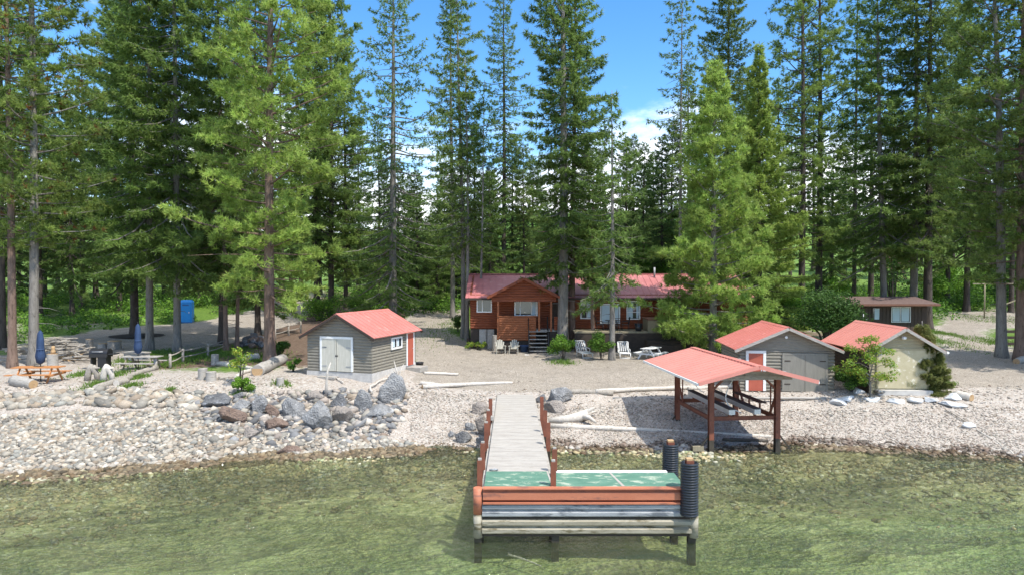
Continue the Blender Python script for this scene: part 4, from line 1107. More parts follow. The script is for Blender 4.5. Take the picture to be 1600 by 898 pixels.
SPEC_TREES = [
 # name, px, py, kind, top z (m above base), crown base py, R, trunk radius, bark, extra, label
 ('ponderosa_pine', 18, 574, 'pine', 26, 395, 2.9, .23, 'bark_pine', dict(dens=.95, brown=.04), 'reddish-trunked pine at the left edge behind the orange picnic table'),
 ('ponderosa_pine', 53, 570, 'pine', 30, 385, 3.2, .27, 'bark_grey', dict(dens=.9, brown=.05), 'tall pine with pale grey trunk rising beside the left navy umbrella'),
 ('ponderosa_pine', 6, 545, 'pine', 24, 380, 3.0, .22, 'bark_dark', dict(dens=.9, brown=.02), 'shaded pine half cut by the left edge, behind the reddish-trunked one'),
 ('douglas_fir', 113, 492, 'fir', 23, 440, 4.2, .25, 'bark_dark', dict(dens=1.0), 'fir set back in the woods between the grey-trunked pine and the mulch ring'),
 ('douglas_fir', 186, 484, 'fir', 30, 400, 4.3, .30, 'bark_dark', dict(dens=1.1), 'dark fir behind the left gravel road, left of the mulch ring'),
 ('douglas_fir', 210, 522, 'fir', 32, 415, 4.4, .34, 'bark_dark', dict(dens=1.15), 'dark fir standing in the ring of black mulch'),
 ('douglas_fir', 236, 546, 'fir', 27, 400, 3.9, .27, 'bark_grey', dict(dens=1.15), 'tall fir just right of the second navy umbrella'),
 ('douglas_fir', 277, 549, 'fir', 28, 415, 3.6, .26, 'bark_grey', dict(dens=1.1), 'fir growing at the rail fence in front of the blue toilet'),
 ('douglas_fir', 346, 536, 'fir', 27, 430, 3.6, .26, 'bark_dark', dict(dens=1.1), 'dark trunk behind the pair of thin trunks left of the rock heap'),
 ('douglas_fir', 353, 548, 'fir', 22, 440, 2.4, .17, 'bark_pine', dict(dens=.9, lean=(-.012, 0)), 'left of two thin brown trunks standing beside the dark rock heap'),
 ('ponderosa_pine', 370, 546, 'pine', 20, 450, 1.9, .14, 'bark_pine', dict(dens=.8), 'right of two thin brown trunks standing beside the dark rock heap'),
 ('douglas_fir', 402, 523, 'fir', 26, 470, 3.4, .25, 'bark_dark', dict(dens=1.0), 'dark fir with low drooping boughs behind the big lime-green pine'),
 ('ponderosa_pine', 424, 567, 'pine', 26.5, 468, 4.0, .33, 'bark_pine', dict(dens=1.5, pal=LIME_C), 'big bright pine left of the grey boathouse behind the hollow log'),
 ('douglas_fir', 495, 493, 'fir', 30, 410, 4.0, .36, 'bark_dark', dict(dens=1.1), 'left of the dark trunks behind the red roof of the left boathouse'),
 ('ponderosa_pine', 518, 492, 'pine', 33, 400, 3.9, .34, 'bark_dark', dict(dens=1.15), 'thick dark pine right above the ridge of the left boathouse'),
 ('douglas_fir', 540, 488, 'fir', 25, 420, 3.6, .26, 'bark_dark', dict(dens=1.0), 'slim dark fir back in the shade above the left boathouse roof'),
 ('douglas_fir', 615, 512, 'fir', 27.5, 470, 5.3, .40, 'bark_grey', dict(dens=.55), 'wide open-branched fir behind the right end of the left boathouse'),
 ('douglas_fir', 592, 484, 'fir', 23, 440, 3.4, .22, 'bark_dark', dict(dens=.55), 'thin sparse fir seen through the boughs of the wide open-branched one'),
 ('thin_fir', 706, 496, 'fir', 31, 415, 3.1, .27, 'bark_grey', dict(dens=.62), 'farthest of the thin bare trunks left of the log house'),
 ('thin_fir', 723, 527, 'fir', 25, 392, 2.7, .21, 'bark_grey', dict(dens=.62, lean=(-.012, 0)), 'middle grey trunk of the three at the left corner of the log house'),
 ('thin_fir', 731, 531, 'fir', 23, 380, 2.2, .18, 'bark_grey', dict(dens=.55, lean=(-.006, 0)), 'grey trunk nearest the log house wall, rising from the yellow plants'),
 ('thin_fir', 749, 534, 'fir', 21, 210, 1.3, .12, 'bark_grey', dict(dens=.5, lean=(.022, 0)), 'very thin leaning trunk crossing the left window of the log house'),
 ('douglas_fir', 787, 470, 'fir', 34, 330, 3.8, .34, 'bark_dark', dict(dens=.62), 'dark bare-trunked fir rising behind the roof of the log house'),
 ('douglas_fir', 765, 474, 'fir', 17, 450, 3.3, .22, 'bark_dark', dict(dens=1.0), 'short dark green fir behind the left end of the log house roof'),
 ('douglas_fir', 818, 470, 'fir', 21, 400, 2.6, .2, 'bark_dark', dict(dens=.75), 'slender fir between the bare-trunked fir and the huge fir behind the house'),
 ('douglas_fir', 879, 547, 'fir', 27, 432, 3.5, .42, 'bark_grey', dict(dens=1.15), 'huge dense fir with thick grey trunk in front of the log house'),
 ('douglas_fir', 896, 543, 'fir', 24, 420, 2.8, .27, 'bark_pine', dict(dens=.8), 'browner trunk close behind the huge fir in front of the log house'),
 ('douglas_fir', 926, 545, 'fir', 14, 440, 1.8, .17, 'bark_pine', dict(dens=.8), 'small fir between the lounge chair bush and the house door'),
 ('douglas_fir', 956, 562, 'fir', 18, 465, 2.2, .21, 'bark_grey', dict(dens=.66), 'slim open fir between the two white lounge chairs'),
 ('thin_fir', 1063, 505, 'fir', 27, 330, 3.0, .2, 'bark_grey', dict(dens=.42), 'sparse thin fir standing against the sky left of the bright pine'),
 ('ponderosa_pine', 1114, 556, 'pine', 20.5, 556, 4.1, .28, 'bark_grey', dict(dens=2.1, shape='cone', pal=LIME_C), 'bright cone-shaped pine foliaged to the ground right of the log house'),
 ('douglas_fir', 1184, 515, 'fir', 25.5, 495, 4.9, .34, 'bark_dark', dict(dens=1.7, shape='cone', pal=LIME_C), 'tall smooth green fir behind the right shoulder of the bright pine'),
 ('douglas_fir', 1135, 480, 'fir', 33, 420, 4.6, .34, 'bark_dark', dict(dens=1.1), 'tall dark fir topping out above the bright cone-shaped pine'),
 ('ponderosa_pine', 1251, 507, 'pine', 32, 415, 3.6, .32, 'bark_dark', dict(dens=.95), 'tall open pine with dark trunk above the grey red-door boathouse'),
 ('ponderosa_pine', 1278, 500, 'pine', 31, 400, 3.3, .36, 'bark_dark', dict(dens=.8), 'second dark pine trunk left of the brown cabin'),
 ('thin_fir', 1335, 480, 'fir', 33, 380, 3.3, .25, 'bark_dark', dict(dens=.5), 'thin spire fir poking into the sky behind the brown cabin'),
 ('douglas_fir', 1381, 509, 'fir', 27, 400, 4.3, .31, 'bark_grey', dict(dens=.9, lean=(-.03, 0)), 'leaning grey trunk in front of the brown cabin window'),
 ('douglas_fir', 1427, 509, 'fir', 30, 370, 4.4, .34, 'bark_grey', dict(dens=.9), 'straight grey fir trunk before the right end of the brown cabin'),
 ('douglas_fir', 1449, 513, 'fir', 29, 400, 4.2, .38, 'bark_dark', dict(dens=.85), 'thick dark trunk at the right corner of the brown cabin'),
 ('ponderosa_pine', 1566, 558, 'pine', 25, 400, 3.6, .33, 'bark_grey', dict(dens=.95, lean=(-.045, 0), curve=.25), 'crooked leaning pine trunk beside the right driveway'),
 ('ponderosa_pine', 1594, 562, 'pine', 27, 470, 4.3, .36, 'bark_pine', dict(dens=1.0), 'stout reddish pine at the right edge beside the short log'),
 ('douglas_fir', 1510, 486, 'fir', 29, 400, 4.8, .32, 'bark_dark', dict(dens=1.0), 'dark fir behind the bend of the right driveway'),
]
for i, (nm, px, py, kd, Ht, cby, R, r0, bark, ex_, lab) in enumerate(SPEC_TREES):
    g = G(px, py)
    cb_ = max(.6, zat(cby, g.y) - g.z)
    if Ht >= 24 and ex_.get('shape') != 'cone': Ht *= 1.32
    R *= 1.22 if px not in (1114, 1184) else 1.12
    ms = conifer(kd, Ht, min(cb_, Ht * .7), R, r0, 100 + i, **ex_)
    put_tree(nm, lab, ms, g, bark)

# woods behind: copies of six grown trees, each its own object
protos = []
for k, (kd, Ht, cb_, R, dn, pal) in enumerate((('fir', 30, 5, 4.4, 1.0, DARK_C), ('fir', 26, 3, 4.0, 1.1, DARK_C), ('pine', 30, 9, 4.2, 1.0, None), ('fir', 33, 9, 3.8, .8, FIR_C), ('fir', 18, 1.5, 3.6, 1.1, FIR_C), ('pine', 22, 6, 3.6, 1.0, None))):
    protos.append((kd, conifer(kd, Ht, cb_, R, .34, 900 + k, dens=dn, pal=pal, fine=.75)))
rb = random.Random(5)
GB = 'conifers standing in the woods behind'
first = {}
nback = 0
def back_tree(px, d, k=None, sc=None, lab=None):
    global nback
    p = AT(px, 430, d); x, y = p.x, p.y
    k = k if k is not None else rb.choice((0, 0, 1, 1, 2, 3, 3, 4))
    kd = protos[k][0]
    sc = sc or rb.uniform(.8, 1.1)
    lab = lab or 'dark conifer among the trees of the woods behind the houses'
    loc = (x, y, H(x, y) - .1)
    if k not in first:
        first[k] = put_tree('pine_tree' if kd == 'pine' else 'fir_tree', lab, protos[k][1], loc, 'bark_dark', rb.uniform(0, 6.28), sc, GB)
    else:
        dup(first[k], loc, rb.uniform(0, 6.28), sc, lab, GB)
    nback += 1
# left woods, thick
for px, d in ((-40, 62), (-90, 74), (20, 80), (70, 92), (60, 74), (110, 104), (150, 96), (-10, 100), (225, 108), (255, 92), (290, 118), (330, 98), (310, 86), (365, 112), (395, 100), (420, 126), (455, 116), (470, 132), (545, 122), (180, 122), (90, 130), (30, 122), (-60, 110), (250, 135), (345, 140), (-120, 90), (130, 84), (500, 104), (560, 98), (440, 92)):
    back_tree(px, d)
# open middle: only a few
for px, d, k in ((655, 128, 4), (690, 150, 4), (745, 122, 4), (770, 134, 1), (855, 118, 4), (905, 98, 1), (845, 150, 3), (985, 160, 4), (1010, 130, 1), (1025, 118, 4), (735, 104, 4), (765, 92, 1), (650, 104, 4), (600, 116, 1), (675, 118, 4), (960, 112, 4), (978, 84, 1), (1006, 92, 0), (1034, 86, 1), (640, 108, 1), (694, 102, 1), (668, 96, 4), (938, 100, 0), (1050, 98, 0), (622, 92, 1), (652, 88, 1), (712, 88, 1), (742, 92, 0), (800, 100, 0), (832, 96, 1), (920, 90, 1), (990, 98, 0), (1020, 104, 0), (684, 84, 4)):
    back_tree(px, d, k, rb.uniform(.6, .85))
# right woods, thick
for px, d in ((1075, 96), (1095, 112), (1160, 98), (1215, 92), (1235, 118), (1300, 96), (1320, 124), (1360, 88), (1395, 104), (1410, 126), (1470, 92), (1490, 112), (1535, 96), (1560, 118), (1605, 90), (1640, 80), (1650, 110), (1440, 140), (1520, 140), (1580, 74), (1690, 96), (1270, 132), (1480, 78)):
    back_tree(px, d)

# two neighbours just past the right edge, whose shadows lie across the driveway
for px, d in ((1700, 44), (1790, 39)):
    back_tree(px, d, 0, 1.0, 'fir standing just past the right edge beside the driveway')

# ================================================================== broad-leaved plants
def leaf_cloud(rg, centres, radii, n, size, pal, flat=.0):
    centres = np.asarray(centres, float); radii = np.asarray(radii, float)
    k = rg.choice(len(centres), n, p=radii[:, 0] ** 2 / (radii[:, 0] ** 2).sum())
    d = unit(rg.normal(size=(n, 3))) * (rg.random((n, 1)) ** .42)
    P = centres[k] + d * radii[k]
    N = unit(rg.normal(size=(n, 3)) + d * .7 + np.array([0, 0, .5 + flat]))
    U = unit(np.cross(N, rg.normal(size=(n, 3)))); Vv = np.cross(N, U)
    s = size * rg.uniform(.6, 1.3, (n, 1))
    V = np.stack([P - U * s, P - Vv * s * .5, P + U * s, P + Vv * s * .5], 1).reshape(-1, 3)
    tint = np.asarray(pal)[rg.integers(0, len(pal), n)] * rg.uniform(.75, 1.3, (n, 1))
    return V, np.repeat(tint, 4, 0)
LEAF = [(.09, .19, .022), (.12, .24, .03), (.075, .15, .022)]
BRIGHT = [(.15, .30, .03), (.19, .34, .04), (.11, .24, .025)]
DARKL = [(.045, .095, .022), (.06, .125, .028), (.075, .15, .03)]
YELL = [(.27, .33, .04), (.22, .30, .05), (.32, .34, .05)]

def shrub(name, label, loc, rx, hgt, n, size, pal, seed, clumps=9, cat='shrub', trunk=None, group=None, flowers=None):
    rg = np.random.default_rng(seed); t = thing(name, label, cat, loc, 0, group)
    cs = []; rs = []
    for i in range(clumps):
        a = rg.uniform(0, 2 * pi); r = rx * rg.random() ** .6 * .72; z = hgt * (rg.uniform(.28, .82) if trunk is None else rg.uniform(.45, .88))
        k = rg.uniform(.32, .5) * min(rx, hgt * .7)
        r *= max(.35, 1 - abs(z / hgt - .5) * .9)
        cs.append((r * cos(a), r * sin(a), z)); rs.append((k, k, k * .75))
    V, C = leaf_cloud(rg, cs, rs, n, size, pal)
    if trunk is None:
        V[:, 2] = np.abs(V[:, 2])
    if flowers is not None:
        V2, C2 = leaf_cloud(rg, cs, np.array(rs) * 1.08, n // 5, size * .8, flowers); V = np.vstack([V, V2]); C = np.vstack([C, C2])
    mb = MB()
    for c in cs[:7]:
        m = (c[0] * .3, c[1] * .3, c[2] * .55)
        mb.tube([(c[0] * .06, c[1] * .06, -.1), m, (c[0] * .85, c[1] * .85, c[2])], [trunk or .025, (trunk or .025) * .7, .008], 5, caps=False)
    mb.build('trunk' if trunk else 'stems', MT['bark_dark'], t)
    link_mesh('foliage', np_mesh('foliage', V, np.arange(len(V)).reshape(-1, 4), False, C), MT['leaves'], t)
    return t

def gshrub(name, label, px, py, wpx, hpx, n, size, pal, seed, **k):
    g = G(px, py); s = g.y / F
    return shrub(name, label, g, wpx / 2 * s * 1.05, hpx * s, n, size, pal, seed, **k)

gshrub('leafy_bush', 'round bright green bush left of the white reclining lounge chair, against the big fir', 880, 562, 46, 46, 2600, .07, LEAF + BRIGHT, 1)
gshrub('leafy_bush', 'bright green bush between the two white lounge chairs', 940, 562, 46, 50, 2600, .07, LEAF, 2)
gshrub('leafy_bush', 'low dense green bush below the sapling at the tan boathouse', 1330, 611, 64, 32, 3600, .06, DARKL + LEAF[:1], 3, clumps=14)
gshrub('leafy_bush', 'bright bush growing on top of the boulders near the big dark boulder', 380, 614, 42, 26, 1500, .06, BRIGHT, 4)
gshrub('leafy_sapling', 'pale lime sapling beside the hollow log in front of the rail fence', 377, 600, 40, 62, 620, .065, YELL + BRIGHT[:1], 5, trunk=.02, cat='sapling', clumps=12)
gshrub('leafy_bush', 'green bush at the left corner of the grey boathouse', 458, 580, 26, 24, 700, .06, LEAF, 6)
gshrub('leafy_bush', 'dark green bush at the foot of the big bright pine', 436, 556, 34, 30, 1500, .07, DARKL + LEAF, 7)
gshrub('yellow_plants', 'low yellow-flowered plants round the trunks at the log house corner', 745, 546, 56, 14, 1800, .05, YELL + LEAF, 8, cat='plants', clumps=16)
gshrub('leafy_bush', 'dark bush between the grey red-door boathouse and the bright pine', 1150, 560, 60, 44, 2600, .08, DARKL + LEAF, 9)
gshrub('broadleaf_tree', 'bright lime broadleaf tree behind the roof of the log house', 1015, 470, 90, 90, 5200, .16, BRIGHT, 10, trunk=.12, cat='tree', clumps=16)
gshrub('broadleaf_tree', 'lime green tree low behind the chimney end of the log house', 950, 470, 60, 60, 3200, .16, BRIGHT + LEAF, 11, trunk=.1, cat='tree', clumps=12)
gshrub('broadleaf_tree', 'dark rounded broadleaf tree behind the gap between the two right boathouses', 1292, 552, 110, 100, 7800, .10, DARKL, 12, trunk=.1, cat='tree', clumps=20)
gshrub('broadleaf_tree', 'bright green young tree left of the brown cabin', 1306, 508, 50, 78, 2600, .11, BRIGHT, 13, trunk=.07, cat='tree', clumps=12)
gshrub('blossom_tree', 'pink-blossomed tree behind the brown cabin roof', 1395, 486, 100, 120, 4200, .13, DARKL + LEAF[:1], 14, trunk=.1, cat='tree', clumps=16, flowers=[(.38, .19, .19), (.42, .25, .23)])
gshrub('leafy_bush', 'large bright bush beyond the bend of the right driveway', 1500, 478, 90, 80, 4600, .14, LEAF + BRIGHT, 15, clumps=16)
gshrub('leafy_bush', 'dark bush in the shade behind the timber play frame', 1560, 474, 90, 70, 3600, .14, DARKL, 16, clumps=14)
gshrub('leafy_bush', 'bright green bush behind the left boathouse roof, between dark trunks', 500, 500, 80, 44, 3000, .10, LEAF + BRIGHT, 17, clumps=14)
gshrub('leafy_bush', 'light green bush in the gap right of the dark trunks above the boathouse', 563, 496, 60, 50, 2800, .10, LEAF, 18, clumps=12)
gshrub('leafy_bush', 'sunlit bush at the left edge of the middle driveway', 655, 470, 60, 44, 2600, .12, LEAF, 19, clumps=12)
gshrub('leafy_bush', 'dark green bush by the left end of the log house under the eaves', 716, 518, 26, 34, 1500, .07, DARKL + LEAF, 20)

gshrub('leafy_bush', 'bright green bush behind the grey red-door boathouse roof, left of the dark rounded tree', 1238, 520, 70, 66, 3000, .1, LEAF + BRIGHT, 21, clumps=14)
gshrub('leafy_bush', 'large sunlit bush behind the middle of the log house roof, between the dark firs', 905, 476, 80, 74, 4000, .13, BRIGHT + LEAF, 23, clumps=16)
gshrub('leafy_bush', 'bright bush behind the roof ridge of the house wing by the vent pipe', 1050, 474, 70, 70, 3600, .13, BRIGHT, 24, clumps=14)
gshrub('leafy_bush', 'bright green brush at the head of the middle driveway', 690, 462, 80, 50, 3600, .14, LEAF + BRIGHT, 25, clumps=14)
gshrub('leafy_bush', 'bright bush behind the right end of the brown cabin', 1466, 486, 60, 60, 2600, .12, BRIGHT + LEAF, 22, clumps=12)

# green sapling by the tan boathouse: flat open tiers
g = AT(1359, 600, 33.7); g.z = H(g.x, g.y); rg = np.random.default_rng(33); s = g.y / F
sap = thing('maple_sapling', 'open bright green sapling with crooked trunk in front of the tan boathouse', 'sapling', g)
cs = []; mb = MB(); mb.tube([(0, 0, -.1), (.05, 0, .5), (.0, .05, 1.0), (.12, 0, 1.6), (-.1, 0, 2.5)], [.05, .045, .04, .03, .01], 7)
for i in range(30):
    z = rg.uniform(.9, 3.0); a = rg.uniform(0, 2 * pi); r = rg.uniform(.4, 2.15) * (1.2 - z / 3.6)
    cs.append((r * cos(a), r * sin(a) * .8, z)); mb.tube([(.02, 0, z - .35), (r * .5 * cos(a), r * .4 * sin(a), z - .06), (r * cos(a), r * .8 * sin(a), z)], [.018, .012, .005], 4, caps=False)
V, C = leaf_cloud(rg, cs, [(rg.uniform(.26, .44),) * 2 + (.2,) for _ in cs], 3600, .062, BRIGHT + YELL, flat=1.0)
mb.build('trunk', MT['bark_grey'], sap); link_mesh('foliage', np_mesh('foliage', V, np.arange(len(V)).reshape(-1, 4), False, C), MT['leaves'], sap)
# young conifer by the tan boathouse
ms = conifer('fir', 3.6, .1, 1.05, .05, 77, dens=15, shape='cone', pal=np.array([(.23, .27, .08), (.27, .30, .10), (.19, .235, .07)]), fine=1.0, nsz=.42)
put_tree('young_fir', 'young yellow-green fir in front of the right side of the tan boathouse', ms, G(1442, 611), 'bark_grey')

# undergrowth of the left woods, grass: uncountable
rg = np.random.default_rng(50)
cs = []; rs = []
def scatter_under(pxs, ds, n, hmin, hmax):
    for _ in range(n):
        d = rg.uniform(*ds); p = AT(rg.uniform(*pxs), 430, d); k = rg.uniform(hmin, hmax)
        if in_poly(np.array([p.x]), np.array([p.y]), ROAD_L)[0] or in_poly(np.array([p.x]), np.array([p.y]), DRIVE_R)[0]: continue
        cs.append((p.x, p.y, H(p.x, p.y) + k * .35)); rs.append((k * 1.15, k, k * .8))
scatter_under((-120, 190), (66, 76), 46, .5, 1.2)
scatter_under((-120, 430), (76, 100), 130, .8, 2.0)
scatter_under((440, 640), (70, 110), 50, .6, 1.5)
scatter_under((-160, 90), (52, 64), 24, .4, .9)
scatter_under((560, 735), (80, 118), 80, .7, 2.2)
scatter_under((30, 300), (58, 76), 70, .35, .9)
V, C = leaf_cloud(rg, cs, rs, 80000, .14, LEAF + BRIGHT[:2] + DARKL[1:], flat=.4)
tag(link_mesh('undergrowth', np_mesh('undergrowth', V, np.arange(len(V)).reshape(-1, 4), False, C), MT['leaves']), 'bright green undergrowth filling the shade of the left woods', 'undergrowth', kind='stuff')
cs = []; rs = []
scatter_under((1040, 1400), (64, 110), 110, .8, 2.2); scatter_under((1380, 1470), (68, 105), 40, .8, 2.2); scatter_under((1455, 1720), (72, 110), 120, .9, 2.6); scatter_under((740, 1060), (64, 120), 150, .7, 2.5)
V, C = leaf_cloud(rg, cs, rs, 100000, .15, LEAF + DARKL[1:] + BRIGHT[:1], flat=.4)
tag(link_mesh('undergrowth', np_mesh('undergrowth', V, np.arange(len(V)).reshape(-1, 4), False, C), MT['leaves']), 'green brush growing wild behind the log house and cabin', 'undergrowth', kind='stuff')
# far hedgerows on the green hillside
rg = np.random.default_rng(51); cs = []; rs = []
for _ in range(220):
    d = rg.choice([150, 185, 225, 270]) + rg.uniform(-9, 9); p = AT(rg.uniform(560, 1120), 430, d); k = rg.uniform(1.5, 4.2)
    cs.append((p.x, p.y, H(p.x, p.y) + k * .5)); rs.append((k * 1.2, k, k))
V, C = leaf_cloud(rg, cs, rs, 30000, .5, DARKL + LEAF, flat=.2)
tag(link_mesh('far_woods', np_mesh('far_woods', V, np.arange(len(V)).reshape(-1, 4), False, C), MT['leaves']), 'distant belts of trees across the green hillside', 'woods', kind='stuff')

def grass(n, pick, hgt, pal, seed, label):
    rg = np.random.default_rng(seed); P = pick(rg, n)
    n = len(P); z = hz(P[:, 0], P[:, 1]); P = np.column_stack([P, z])
    d = unit(rg.normal(size=(n, 3)) * .45 + np.array([0, 0, 1])); X = unit(np.cross(d, rg.normal(size=(n, 3)))) * .022
    l = hgt * rg.uniform(.5, 1.4, (n, 1))
    V = np.stack([P - X, P + X, P + d * l], 1).reshape(-1, 3)
    tint = np.repeat(np.asarray(pal)[rg.integers(0, len(pal), n)] * rg.uniform(.75, 1.3, (n, 1)), 3, 0)
    tag(link_mesh('grass', np_mesh('grass', V, np.arange(len(V)).reshape(-1, 3), False, tint), MT['leaves']), label, 'grass', kind='stuff')
def patch(blobs):
    def f(rg, n):
        out = []
        for px, py, w_, h_ in blobs:
            g0 = G(px, py); s = g0.y / F; m = int(n / len(blobs))
            dep = abs(G(px, py - h_).y - g0.y)
            out.append(np.column_stack([g0.x + rg.normal(size=m) * w_ * s * .5, g0.y + rg.normal(size=m) * dep * .6]))
        return np.concatenate(out)
    return f
GR = [(.10, .19, .03), (.14, .24, .035), (.17, .25, .05)]
grass(16000, patch([(300, 556, 60, 12), (345, 552, 40, 10), (275, 562, 40, 8), (225, 556, 24, 8), (410, 560, 30, 8)]), .16, GR, 60, 'grass along the rail fence on the left')
grass(9000, patch([(1462, 532, 24, 14), (1556, 535, 34, 8), (1540, 498, 60, 8), (700, 512, 40, 14), (708, 468, 50, 5), (1470, 520, 14, 10)]), .16, GR, 61, 'mown green grass beside the driveways')
grass(4200, patch([(132, 584, 16, 6), (180, 586, 16, 5), (215, 590, 14, 4), (205, 604, 14, 4), (265, 612, 8, 3), (150, 600, 18, 6), (440, 600, 14, 4), (380, 618, 20, 4), (1475, 600, 16, 3), (880, 566, 24, 3)]), .2, GR, 62, 'weedy tufts among the beach logs and stones')
# ================================================================== rocks
def ico(sub):
    bm = bmesh.new(); bmesh.ops.create_icosphere(bm, subdivisions=sub, radius=1)
    v = np.array([p.co[:] for p in bm.verts]); f = np.array([[q.index for q in t.verts] for t in bm.faces]); bm.free(); return v, f
ICO1, ICO2, ICO4 = ico(1), ico(2), ico(4)
def boulder(name, label, loc, sx, sy, sz, mat, seed, cuts=9, rot=None, group=None, sink=.2, peak=0):
    rg = np.random.default_rng(seed); v, f = ICO4; v = v.copy()
    for _ in range(cuts + 5):
        n = unit(rg.normal(size=3)); h = rg.uniform(.42, .80); d = v @ n - h; k = d > 0
        v[k] -= np.outer(d[k], n) * .97
    disp = np.zeros(len(v))
    for q in range(26):
        fr = rg.uniform(1.5, 17) ; k = unit(rg.normal(size=3)) * fr; disp += .11 / fr ** .95 * np.sin(v @ k + rg.uniform(0, 6.28))
    v = v * (1 + disp[:, None])
    if peak: v[:, 0] *= 1 - peak * np.clip(v[:, 2], -.2, 1); v[:, 1] *= 1 - peak * .5 * np.clip(v[:, 2], -.2, 1)
    v = v * np.array([sx, sy, sz]); a = rot if rot is not None else rg.uniform(-.35, .35)
    tl = rg.uniform(-.15, .15); R = np.array(Matrix.Rotation(a, 3, 'Z') @ Matrix.Rotation(tl, 3, 'Y'))
    v = v @ R.T; v[:, 2] -= v[:, 2].min() + sink * sz
    me = np_mesh(name, v, f, True)
    return tag(link_mesh(name, me, MT[mat], None, loc), label, 'boulder', group)
def pxb(name, label, x0, x1, y0, y1, mat, seed, group='boulders of the beach wall', dy=0, depth=.75, **k):
    px, py = (x0 + x1) / 2, y1 - (y1 - y0) * .12
    g = G(px, py); s = g.y / F; w_ = (x1 - x0) * s / 2 * 1.16; h_ = (y1 - y0) * s / 2 * 1.18
    return boulder(name, label, (g.x, g.y + w_ * depth * .6 + dy, g.z), w_, w_ * depth, h_ * 1.05, mat, seed, group=group, sink=.26, **k)
def z2(x): return 300 + x / 2.64
def z2y(y): return 400 + y / 2.64
BL = [
 ((33,165,548,640),'rock_dark','broad dark blue-grey boulder, leftmost of the boulder row',0),
 ((162,210,556,602),'rock_dark','small dark boulder under the bright bush, behind the leftmost boulders',0),
 ((160,242,588,648),'rock_blue','rounded grey boulder between the broad dark boulder and the upright oval one',0),
 ((238,305,580,665),'rock_blue','upright oval grey boulder next to the rust-brown wedge',0),
 ((112,216,628,700),'rock_brown','reddish brown boulder in front of the broad dark boulder',0),
 ((298,360,608,668),'rock_brown','rust-brown wedge boulder squeezed between two grey boulders',0),
 ((352,452,565,692),'rock_blue','large pale grey slab boulder standing left of the pointed one',.12),
 ((288,380,665,728),'rock_brown','brown boulder below the large pale slab',0),
 ((456,568,597,738),'rock_blue','pointed triangular grey boulder, nearest the water in the row',.35),
 ((542,642,566,640),'rock_dark','dark rounded boulder right of the pointed triangular one',0),
 ((552,662,628,706),'rock_tan','grey-brown boulder right of the foot of the pointed one',.0),
 ((640,740,545,660),'rock_blue','tall grey boulder with sharp ridge before the boathouse corner',.2),
 ((686,822,588,676),'rock_blue','long flat-topped grey boulder at the right end of the row',0),
 ((772,872,488,625),'rock_blue','big upright pale boulder leaning at the right end of the row, behind the long one',.25),
 ((470,548,562,602),'rock_tan','low tan rock behind the pointed boulder',0),
 ((192,284,710,768),'rock_tan','pale tan boulder alone among the white cobbles',0),
 ((345,450,776,826),'rock_brown','flat brown rock lying at the waterline left of the dock',0),
 ((213,257,543,577),'rock_blue','small bluish rock behind the bright bush on the row',0),
 ((380,425,676,710),'rock_dark','small dark rock at the foot of the row between the brown and the pointed boulder',0),
 ((435,470,690,722),'rock_tan','small tan rock by the left foot of the pointed boulder',0),
]
for i, ((a, b, c, d), m, lab, pk) in enumerate(BL):
    pxb('boulder', lab, z2(a), z2(b), z2y(c), z2y(d), m, 200 + i, peak=pk)
def z6(x): return 690 + x / 2.993
def z6y(y): return 580 + y / 2.993
for i, ((a, b, c, d), m, lab) in enumerate([
 ((140,218,128,215),'rock_tan','upper of two squared grey stones stacked beside the dock walkway'),
 ((152,214,205,312),'rock_tan','lower squared stone against the left side of the dock walkway'),
 ((110,166,238,285),'rock_blue','small grey rock left of the squared stones by the dock'),
 ((60,148,272,344),'rock_dark','rounded dark boulder at the waterline left of the dock'),
 ((28,72,276,312),'rock_blue','small pale rock furthest left of the dock rocks'),
 ((160,204,302,344),'rock_blue','small rock in the water against the dock piles'),
 ((490,608,68,168),'rock_blue','pointed grey boulder at the shore end of the dock on the right'),
 ((480,576,128,206),'rock_tan','lower rounded boulder in front of the pointed one by the dock end'),
 ((438,500,108,152),'rock_dark','dark boulder wedged between dock end and pointed boulder'),
]):
    pxb('boulder', lab, z6(a), z6(b), z6y(c), z6y(d), m, 240 + i, group='boulders at the dock', peak=.3 if i == 6 else 0)
def z5(x): return 1240 + x / 2.806
def z5y(y): return 420 + y / 2.806
for i, ((a, b, c, d), m, lab) in enumerate([
 ((176,308,552,584),'flag','long pale flagstone, leftmost large stone before the tan boathouse'),
 ((308,412,555,592),'flag','pale block-like flagstone second in the row before the tan boathouse'),
 ((414,500,558,598),'flag','white flagstone in the row directly below the garage door'),
 ((498,582,564,598),'flag','rightmost stone of the white row before the young fir'),
 ((640,776,580,616),'flag','broad grey-white slab beside the rusty-ended log'),
 ((678,752,554,580),'flag','white stone behind the broad slab by the rusty-ended log'),
 ((157,262,594,608),'flag','thin pale slab lying flat in front of the stone row'),
 ((252,348,534,556),'flag','flat slab behind the stone row under the low bush'),
 ((744,824,672,706),'flag','lone pale flat stone low on the right beach'),
 ((590,640,582,596),'flag','small pale slab between the stone row and the broad slab'),
 ((346,432,534,560),'rock_tan','brown rock on the ground before the garage sill'),
]):
    x0, x1, y0, y1 = z5(a), z5(b), z5y(c), z5y(d)
    g = G((x0 + x1) / 2, y1 - 2); s = g.y / F; w_ = (x1 - x0) * s / 2
    boulder('flagstone', lab, (g.x, g.y + .3, g.z), w_, max(.42, w_ * .6), max(.2, (y1 - y0) * s * .42), m, 270 + i, cuts=12, rot=0, group='pale stones on the right beach', sink=.2)

